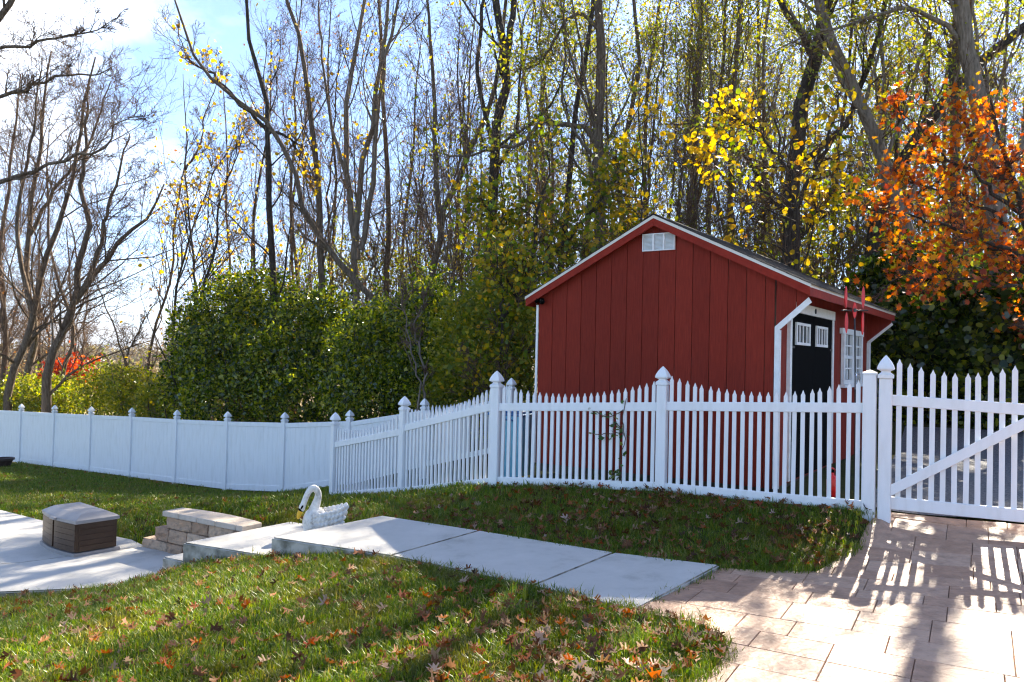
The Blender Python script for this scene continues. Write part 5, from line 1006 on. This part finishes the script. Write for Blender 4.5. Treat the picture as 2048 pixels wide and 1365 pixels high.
# ------------------------------------------------------------------ the wood behind: copies of six kinds
def wood():
    r = np.random.default_rng(90); kinds = []
    for i in range(7):
        H = 15 + 3 * r.random(); pts = [(0, 0, -0.3)]; x = y = 0
        for k in range(1, 7): x += r.normal(0, 0.22); y += r.normal(0, 0.22); pts.append((x, y, H * k / 6))
        stems = [(pts, 0.075 + 0.045 * r.random(), 0.015)]
        if i % 2: 
            k0 = 2; stems.append(([pts[k0], (pts[k0][0] + r.normal(0, 0.8), pts[k0][1] + 0.3, H * 0.55), (pts[k0][0] + r.normal(0, 1.6), pts[k0][1], H * 0.9)], 0.05, 0.015))
        lf = (('oval', 1500, 0.11, 'olive', 0.3, 0),) if i >= 3 else ((('oval', 120, 0.11, 'brownleaf', 0.2, 0),) if i else ())
        kinds.append(tree_mesh(r, stems, 'tall', ('bark', 'bark_dark', 'bark_pale')[i % 3], lf))
    def region(px):
        for lim, t in ((480, 'between the gap of sky and the ivy-hung trunk'), (620, 'beside the ivy-hung trunk'), (780, 'behind the clump of pale stems'), (1010, 'left of the thick forked dark trunk'), (1110, 'between the thick forked trunk and the straight trunk'), (1250, 'behind the large straight trunk'),
                       (1340, 'above the shed ridge'), (1480, 'behind the right slope of the shed roof'), (1570, 'left of the thick trunk behind the yellow tree'), (1700, 'behind the yellow tree'), (1850, 'behind the left part of the orange maple'), (1990, 'behind the right part of the orange maple')):
            if px < lim: return t
        return 'at the right edge of the wood'
    spots = []
    for px, Y in ((455, 30), (500, 27), (590, 29), (660, 31), (735, 34), (800, 27), (830, 32), (905, 30), (925, 26), (690, 42), (560, 40), (850, 44), (780, 38), (620, 36), (480, 38), (960, 36), (600, 50), (750, 48), (890, 38), (930, 48), (575, 33)): spots.append((px, Y, 0))
    for px, Y in ((1040, 28), (1085, 25), (1100, 34), (1150, 30), (1225, 27), (1300, 25), (1320, 33), (1345, 29), (1360, 23), (1425, 30), (1440, 26), (1500, 27), (1520, 33), (1545, 24), (1610, 28), (1640, 33), (1680, 25), (1705, 30), (1745, 27), (1780, 33), (1830, 25), (1860, 30), (1890, 27), (1950, 31), (2020, 24), (2060, 29), (2130, 25), (2200, 28), (1180, 40), (1400, 40), (1580, 42), (1760, 42), (1260, 45), (1480, 46), (1660, 46), (1900, 42),
                  (1010, 40), (1060, 46), (1120, 50), (1215, 52), (1290, 38), (1335, 50), (1375, 35), (1455, 36), (1530, 52), (1560, 37), (1625, 52), (1690, 38), (1720, 50), (1800, 50), (1840, 38), (1930, 52), (1980, 38), (2040, 44)): spots.append((px, Y, 1))
    for px, Y, w in spots:
        X = (px - 1024) / FPX * Y; tm = kinds[int(r.integers(0, 3)) if w == 0 else 3 + int(r.integers(0, 4))]
        dw = 'nearer' if Y < 29 else ('far' if Y > 39 else 'middle-distance')
        lb = '%s slender %s tree %s' % (dw, 'olive-leaved' if w else 'bare', region(px))
        put_tree('woodland_tree', lb, 'tree', (X, Y, h1(X, Y) - 0.1), tm, 'slender woodland trees %s, %s' % (region(px), dw), float(r.uniform(0, 6.28)), float(r.uniform(0.85, 1.15)))
    # brushy saplings that close the gaps between the trunks
    sap = []
    for i in range(4):
        H = 6 + 2.5 * r.random(); stems = []
        for k in range(3 + i % 2):
            a = r.uniform(0, 6.28); q = 0.5 + 0.7 * r.random(); stems.append(([(0, 0, -0.2), (0.25 * q * math.cos(a), 0.25 * q * math.sin(a), H * 0.3), (0.7 * q * math.cos(a + 0.3), 0.7 * q * math.sin(a + 0.3), H * 0.65), (1.1 * q * math.cos(a + 0.2), 1.1 * q * math.sin(a + 0.2), H * r.uniform(0.8, 1.05))], 0.035, 0.008))
        sap.append(tree_mesh(r, stems, 'brush', ('bark', 'bark_pale')[i % 2], ((('oval', 350, 0.09, 'yelgreen', 0.15, 0),), (('round', 160, 0.09, 'yellow', 0.12, 0), ('oval', 260, 0.09, 'brownleaf', 0.15, 0)), (('oval', 420, 0.10, 'brownleaf', 0.15, 0),), (('oval', 700, 0.09, 'olive', 0.2, 0),))[i], stem_n=10))
    for px, Y, k in ((430, 24, 1), (470, 26, 2), (510, 24, 1), (560, 26, 1), (600, 24, 2), (660, 26, 0), (700, 24, 2), (745, 25, 1), (790, 24, 0), (830, 26, 2), (870, 22, 0), (910, 23, 3), (940, 20, 0), (1020, 22, 3), (1110, 23, 0), (1160, 21, 1), (1240, 22, 3), (1310, 20, 0), (1350, 23, 3), (1420, 21, 3), (1480, 20, 0), (1520, 22, 3), (1590, 21, 3), (1640, 20, 0), (1700, 20, 3), (1740, 19, 2), (1790, 21, 3), (1860, 20, 3), (1950, 19, 3), (2030, 20, 0), (380, 26, 2), (90, 31, 2), (30, 33, 2)):
        X = (px - 1024) / FPX * Y; rg_ = 'among the bare trees on the left' if px < 380 else region(px)
        put_tree('brush_sapling', ('brushy sapling with yellow-green leaves ', 'brushy sapling with yellow and brown leaves ', 'brushy sapling with brown leaves ', 'brushy sapling with olive leaves ')[k] + rg_, 'sapling', (X, Y, h1(X, Y) - 0.05), sap[k], 'brushy saplings ' + rg_, float(r.uniform(0, 6.28)), float(r.uniform(0.75, 1.2)))
    # more bare trees massed on the left
    dn = []
    for i in range(3):
        H = 11 + 2 * r.random(); pts = [(0, 0, -0.2), (r.normal(0, 0.3), r.normal(0, 0.3), H * 0.25), (r.normal(0, 0.6), r.normal(0, 0.5), H * 0.55), (r.normal(0, 1.0), r.normal(0, 0.8), H)]
        dn.append(tree_mesh(r, [(pts, 0.13, 0.02), ([pts[1], (pts[1][0] + r.normal(0, 1), 0.4, H * 0.5), (pts[1][0] + r.normal(0, 2), 0.6, H * 0.85)], 0.08, 0.02)], 'dense', ('bark', 'bark_dark', 'bark')[i]))
    for px, Y, k, t in ((30, 36, 0, 'behind the leaning tree at the far left'), (95, 38, 1, 'behind the upright dark trunk'), (150, 34, 2, 'behind the low-forked tree'), (-40, 30, 2, 'cut by the left edge of the photo'), (-120, 34, 1, 'out beyond the left edge of the photo')):
        X = (px - 1024) / FPX * Y; put_tree('bare_tree', 'bushy bare tree ' + t, 'tree', (X, Y, h1(X, Y) - 0.1), dn[k], 'bare trees on the left', float(r.uniform(0, 6.28)), float(r.uniform(0.85, 1.1)))
wood()

# ------------------------------------------------------------------ far valley: woods, houses, pole
def far_woods():
    r = np.random.default_rng(95); C_ = []
    for _ in range(420):
        Y = float(r.uniform(70, 900)); X = float(r.uniform(-0.85, -0.30)) * Y; hh = float(r.uniform(5, 11)) * (0.5 if Y < 200 else 1); z = h1(X, Y); n = 90
        d = unit(r.normal(0, 1, (n, 3))) * r.uniform(0.2, 1, (n, 1)); C_.append(np.array([X, Y, z + hh * 0.5]) + d * [hh * 0.55, hh * 0.5, hh * 0.5])
    C_ = np.concatenate(C_); V, F = leaves(r, C_, 1.3, 'oval', 0)
    tag(link('distant_woods', npmesh('distant_woods', [(V, F, 0)], M['farwood'])), 'hazy brown woods across the valley', 'woods', kind='stuff')
far_woods()
def house(label, p, w, d, hw, hr, rz, wall, roofm):
    o = tag(empty('house', (p.x, p.y, h1(p.x, p.y)), rz), label, 'house')
    MB().box(-w / 2, w / 2, -d / 2, d / 2, -1, hw).build('wall', wall, o)
    MB().prism([(-d / 2 - 0.4, hw + 0.01), (d / 2 + 0.4, hw + 0.01), (0, hw + hr)], 'x', -w / 2 - 0.4, w / 2 + 0.4).build('roof', roofm, o)
    for k in (-0.28, 0.28): MB().box(w * k - 0.6, w * k + 0.6, -d / 2 - 0.04, -d / 2 - 0.002, hw * 0.35, hw * 0.8).build('window', M['glass'], o)
house('far grey-roofed house in the valley behind the bare trees', gp(190, 727, -5.2), 7.5, 6, 2.2, 2.2, 0.1, M['housewall'], M['roofgrey'])
house('small white house in the valley behind the bare trees', gp(139, 713, -5.0), 4.5, 5, 3.2, 1.6, -0.2, M['housewall'], M['housewall'])
q = gp(171, 730, -5.2); o = tag(empty('utility_pole', (q.x, q.y, h1(q.x, q.y))), 'pale utility pole far away beside the grey-roofed house', 'pole')
MB().tube([(0, 0, -0.5), (0, 0, 7.5)], [0.22, 0.15], 8).build('post', M['polewood'], o); MB().box(-1.1, 1.1, -0.1, 0.1, 6.6, 6.8).build('crossarm', M['polewood'], o)

# ------------------------------------------------------------------ vine on the pickets
def vine():
    r = np.random.default_rng(101); Yp = 8.32
    o = tag(empty('climbing_vine', (0, 0, 0)), 'green climbing vine on the pickets in front of the shed', 'vine'); pb = dp(1243, 968, Yp); pb = Vector((pb.x, pb.y - 0.05, h1(pb.x, pb.y))); o.location = pb
    paths = [[(1243, 968), (1240, 930), (1250, 880), (1245, 840), (1252, 800)], [(1247, 870), (1235, 850), (1222, 850)], [(1245, 866), (1215, 868), (1180, 868)], [(1246, 820), (1215, 835), (1195, 825), (1178, 818)], [(1243, 950), (1232, 945), (1224, 955)]]
    tb = []; V0, F0 = LEAF['oval']; lm = npmesh('leaf', [(V0 * [1.3, 1, 1], F0, 0)], M['vine'])
    for pa in paths:
        # follow the line of the fence
        Wp = []
        for x, y in pa:
            t = (x - 992) / (1324 - 992); Yd = 8.9 + (7.97 - 8.9) * t - 0.045; Wp.append(dp(x, y, Yd) - pb)
        P = resample([tuple(w) for w in Wp], 14, r, 0.006)[None]; tb.append((*tubes(P, np.full((1, 14), 0.004), 4), 0))
        C_ = along(r, P, 9 + 2 * len(pa), 0.022)
        for c in C_:
            s = float(r.uniform(0.035, 0.075)); link('leaf', lm, o, loc=tuple(c), rot=tuple(r.uniform(-1.2, 1.2, 2)) + (float(r.uniform(0, 6.28)),), scale=(s, s, s))
    link('stem', npmesh('stem', tb, M['twig']), o)
vine()

# ------------------------------------------------------------------ lawn grass (stuff) and fallen leaves
def blade_tuft(seed, nb, rad, hlo, hhi, wid, mat, lean=0.35):
    r = np.random.default_rng(seed); V = []; Fq = []; Ft = []
    for i in range(nb):
        a = r.uniform(0, 6.28); d = rad * math.sqrt(r.random()); x, y = d * math.cos(a), d * math.sin(a); h = r.uniform(hlo, hhi); b = r.uniform(0, 6.28); ln = r.uniform(0.1, lean) * h * 2; w = wid * r.uniform(0.7, 1.2)
        c, s = math.cos(b), math.sin(b); px, py = -s * w, c * w; o = len(V)
        V += [(x - px, y - py, -0.01), (x + px, y + py, -0.01), (x + c * ln * 0.3 + px * 0.8, y + s * ln * 0.3 + py * 0.8, h * 0.6), (x + c * ln * 0.3 - px * 0.8, y + s * ln * 0.3 - py * 0.8, h * 0.6), (x + c * ln, y + s * ln, h)]
        Fq.append((o, o + 1, o + 2, o + 3)); Ft.append((o + 3, o + 2, o + 4))
    me = bpy.data.meshes.new('tuft'); me.from_pydata(V, [], Fq + Ft); me.materials.append(mat); return me
def scatter(name, label, pts, tufts, smin, smax, tilt):
    proto = bpy.data.collections.new(name + '_kinds')
    for m_ in tufts: proto.objects.link(bpy.data.objects.new('tuft', m_))
    me = bpy.data.meshes.new(name); me.vertices.add(len(pts)); me.vertices.foreach_set('co', np.asarray(pts, np.float32).ravel()); me.update()
    o = tag(link(name, me), label, 'grass', kind='stuff')
    ng = bpy.data.node_groups.new(name, 'GeometryNodeTree'); ng.interface.new_socket('Geometry', in_out='INPUT', socket_type='NodeSocketGeometry'); ng.interface.new_socket('Geometry', in_out='OUTPUT', socket_type='NodeSocketGeometry')
    n = ng.nodes; gi = n.new('NodeGroupInput'); go = n.new('NodeGroupOutput'); iop = n.new('GeometryNodeInstanceOnPoints'); ci = n.new('GeometryNodeCollectionInfo'); ci.inputs['Collection'].default_value = proto
    ci.inputs['Separate Children'].default_value = True; ci.inputs['Reset Children'].default_value = True
    rv = n.new('FunctionNodeRandomValue'); rv.data_type = 'FLOAT_VECTOR'; rv.inputs[0].default_value = (-tilt, -tilt, 0); rv.inputs[1].default_value = (tilt, tilt, 6.283)
    rs = n.new('FunctionNodeRandomValue'); rs.data_type = 'FLOAT'; rs.inputs[2].default_value = smin; rs.inputs[3].default_value = smax; rs.inputs['Seed'].default_value = 5
    L = ng.links; L.new(gi.outputs[0], iop.inputs['Points']); L.new(ci.outputs[0], iop.inputs['Instance']); iop.inputs['Pick Instance'].default_value = True
    L.new(rv.outputs[0], iop.inputs['Rotation']); L.new(rs.outputs[1], iop.inputs['Scale']); L.new(iop.outputs[0], go.inputs[0])
    md_ = o.modifiers.new('scatter', 'NODES'); md_.node_group = ng; return o
YARD = [(-17, 2.6), (1.3, 2.6), (3.3, 5.2), (3.32, 7.02), (FB[0], FB[1] + 0.02), (FA[0], FA[1] + 0.02), (FL[0] + 0.02, FL[1] + 0.03), (-3.0, 15.0), (PF[9][0], PF[9][1] - 0.06), (-17.5, 24)]
SHEDP = [(0.3, 9.9), (2.75, 8.2), (5.5, 12.2), (3.1, 13.9)]
def lawn_pts(r, n, x0, x1, y0, y1, margin=0.0):
    x = r.uniform(x0, x1, n); y = r.uniform(y0, y1, n); k = inside(YARD, x, y)
    for P in (WALK, DRIVE, PATIO, LAND): k &= ~inside(P, x, y)
    st = [(-3.24, 7.44), (-2.98, 7.30), (-2.27, 8.33), (-2.54, 8.47)]; k &= ~inside(st, x, y)
    c, s = (WE - WB).normalized(); lx = (x - WB.x) * c + (y - WB.y) * s; ly = -(x - WB.x) * s + (y - WB.y) * c
    k &= ~((lx > -0.1) & (lx < WLn + 0.04) & (ly > -0.05) & (ly < 0.26))
    x, y = x[k], y[k]; return np.c_[x, y, hgt(x, y)]
r = np.random.default_rng(111)
tf = [blade_tuft(200 + i, 26 + 3 * (i % 3), 0.075, 0.012, (0.036, 0.045, 0.068)[i % 3], 0.0024, M['grass'], (0.5, 0.8)[i % 2]) for i in range(8)]
pts = np.concatenate([lawn_pts(r, 13000, -6.5, 3.4, 2.8, 6.6), lawn_pts(r, 14000, -6, 3.4, 5.5, 9.2)])
ed = []
for poly in (WALK, DRIVE[:6] + [(0.6, 3.0)], DRIVE[12:]):
    for i in range(len(poly) - (0 if poly is WALK else 1)):
        (x0, y0), (x1, y1) = poly[i], poly[(i + 1) % len(poly)]; n_ = int(math.dist(poly[i], poly[(i + 1) % len(poly)]) * 45); t_ = r.random(n_); q_ = np.c_[x0 + (x1 - x0) * t_, y0 + (y1 - y0) * t_] + r.normal(0, 0.02, (n_, 2)); ed.append(q_)
ed = np.concatenate(ed); kk_ = ~(inside(shrink(WALK, 0.02), ed[:, 0], ed[:, 1]) | inside(shrink(DRIVE, 0.004), ed[:, 0], ed[:, 1])); ed = ed[kk_]; pts = np.concatenate([pts, np.c_[ed, hgt(ed[:, 0], ed[:, 1])]])
scatter('lawn_grass', 'short green grass of the near lawn around the walkway', pts, tf, 0.7, 1.35, 0.25)
tf2 = [blade_tuft(220 + i, 26, 0.14, 0.03, 0.07, 0.005, M['grass'], 0.5) for i in range(4)]
scatter('far_lawn_grass', 'short green grass sloping down to the board fence', lawn_pts(r, 26000, -17, 0.5, 8.5, 23.5), tf2, 0.8, 1.3, 0.25)
# taller clumps of coarse grass standing up from the lawn
tf3 = [blade_tuft(240 + i, 34, 0.06, 0.07, 0.17, 0.0020, M['clumpgrass'], 0.55) for i in range(3)]
cl = [gp(x, y, z) for x, y, z in ((535, 1222, -0.15), (1022, 1205, -0.03), (1040, 1240, -0.03), (1120, 1232, -0.02), (1270, 1285, -0.01), (1285, 1300, -0.01), (400, 1362, -0.2), (680, 1140, -0.15), (1350, 1300, 0), (1235, 1290, 0), (1260, 1310, 0), (1020, 1225, -0.03))]
scatter('tall_grass', 'pale tufts of taller coarse grass in the near lawn', np.array([(p.x, p.y, h1(p.x, p.y)) for p in cl] * 2) + r.normal(0, 0.03, (2 * len(cl), 3)) * [1, 1, 0], tf3, 0.6, 1.1, 0.2)

OAK = np.array([(0, 0), (0.05, 0.10), (0.30, 0.06), (0.16, 0.22), (0.14, 0.30), (0.46, 0.34), (0.50, 0.46), (0.20, 0.46), (0.17, 0.56), (0.38, 0.72), (0.30, 0.80), (0.13, 0.70), (0, 1.0), (-0.13, 0.70), (-0.30, 0.80), (-0.38, 0.72), (-0.17, 0.56), (-0.20, 0.46), (-0.50, 0.46), (-0.46, 0.34), (-0.14, 0.30), (-0.16, 0.22), (-0.30, 0.06), (-0.05, 0.10)])
def oak(curl, fold):
    V = np.c_[OAK[:, 0], OAK[:, 1] - 0.5, np.zeros(len(OAK))]; V[:, 2] = curl * (V[:, 1] ** 2) + fold * np.abs(V[:, 0]) * (1 + V[:, 1]); return V
OAKS = [oak(0.7, 0.5), oak(-0.6, 0.9), oak(0.3, -0.6), oak(1.4, 0.2), oak(0.5, 1.2)]
for k_, (sx_, tw_) in enumerate(((1.0, 0.5), (0.7, -0.8), (0.85, 0.9), (1.1, -0.5), (0.6, 0.7))):
    OAKS[k_][:, 2] += tw_ * OAKS[k_][:, 0] * OAKS[k_][:, 1]; OAKS[k_][:, 0] *= sx_; OAKS[k_] = OAKS[k_] + np.random.default_rng(k_).normal(0, 0.025, OAKS[k_].shape)
def lawn_leaf_pts(r, n):
    a = lawn_pts(r, n, -5.5, 3.3, 3.2, 9.0); x, y = a[:, 0], a[:, 1]
    keep = r.random(len(a)) < np.clip(0.28 + 0.9 * np.exp(-((x - 0.4) ** 2 / 1.1 + (y - 4.4) ** 2 / 0.9)) + 1.1 * np.exp(-((x - 1.5) ** 2 / 3.2 + (y - 7.0) ** 2 / 1.0)), 0, 1)
    return a[keep]
A = lawn_leaf_pts(r, 10000); A = A[np.argsort(A[:, 1])]
meshes = {}
for mi in ('leaf_tan', 'leaf_brown', 'leaf_rust', 'leaf_pale'):
    meshes[mi] = [npmesh('fallen_leaf', [(v, np.arange(len(v))[None], 0)], M[mi]) for v in OAKS]
wordc = {'leaf_tan': 'tan', 'leaf_brown': 'dark brown', 'leaf_rust': 'rust-red', 'leaf_pale': 'pale pinkish'}
def where(x, y):
    if y < 6.4 and x < 1.3 and y < 5.6 - 0.65 * x + 0.0: 
        return ('on the near lawn beside the driveway' if x > -0.6 else 'on the near lawn left of the tall grass')
    return 'on the lawn between walkway and picket fence' if x > -1.0 else 'on the left lawn beyond the steps'
_nr = np.nonzero((A[:, 1] < 5.6 - 0.65 * A[:, 0]))[0]; _st = np.nonzero((A[:, 1] > 6.3) & (A[:, 0] > -0.8))[0]
sel = np.concatenate([_nr[r.permutation(min(len(_nr), 1200))[:175]], _st[r.permutation(len(_st))[:115]]])
for i in sel:
    x, y, z = A[i]; mi = ('leaf_tan', 'leaf_brown', 'leaf_brown', 'leaf_rust', 'leaf_rust', 'leaf_pale')[int(r.integers(0, 6))]; s = float(r.uniform(0.045, 0.105))
    o = link('fallen_leaf', meshes[mi][int(r.integers(0, 5))], None, loc=(x, y, z + 0.036 + 0.015 * r.random()), rot=tuple(r.normal(0, 0.42, 2)) + (float(r.uniform(0, 6.28)),), scale=(s, s, s))
    wz = where(x, y); tag(o, '%s fallen oak leaf %s' % (wordc[mi], wz), 'fallen leaf', '%s fallen leaves %s' % (wordc[mi], wz))
rest = np.concatenate([np.delete(A, sel, 0), lawn_pts(r, 2600, -16, -0.5, 8.5, 22)])
Vs = []; Fs = []
for j, (x, y, z) in enumerate(rest):
    v = OAKS[j % 5] * r.uniform(0.035, 0.095); a = r.uniform(0, 6.28); tx, ty = r.normal(0, 0.4, 2)
    Rm = np.array(Matrix.Rotation(a, 3, 'Z') @ Matrix.Rotation(tx, 3, 'X') @ Matrix.Rotation(ty, 3, 'Y')); Vs.append(v @ Rm.T + [x, y, z + 0.022 + 0.03 * r.random()]); Fs.append(np.arange(len(v)) + j * len(v))
tag(link('leaf_litter', npmesh('leaf_litter', [(np.concatenate(Vs), np.array(Fs), 0)], M['litter'])), 'small fallen leaves scattered over the lawns', 'fallen leaves', kind='stuff')

# ------------------------------------------------------------------ the air of the valley
def haze():
    m = bpy.data.materials.new('valley_haze'); m.use_nodes = True; nt = m.node_tree; nt.nodes.remove(nt.nodes['Principled BSDF'])
    pv_ = nt.nodes.new('ShaderNodeVolumePrincipled'); pv_.inputs['Color'].default_value = (0.72, 0.82, 1.0, 1); pv_.inputs['Density'].default_value = 0.00019
    nt.links.new(pv_.outputs[0], nt.nodes['Material Output'].inputs['Volume'])
    o = MB().box(-4600, 4600, -80, 5400, -16, 240).build('haze', m); tag(o, 'pale haze in the air of the valley', 'haze', kind='stuff')
haze()
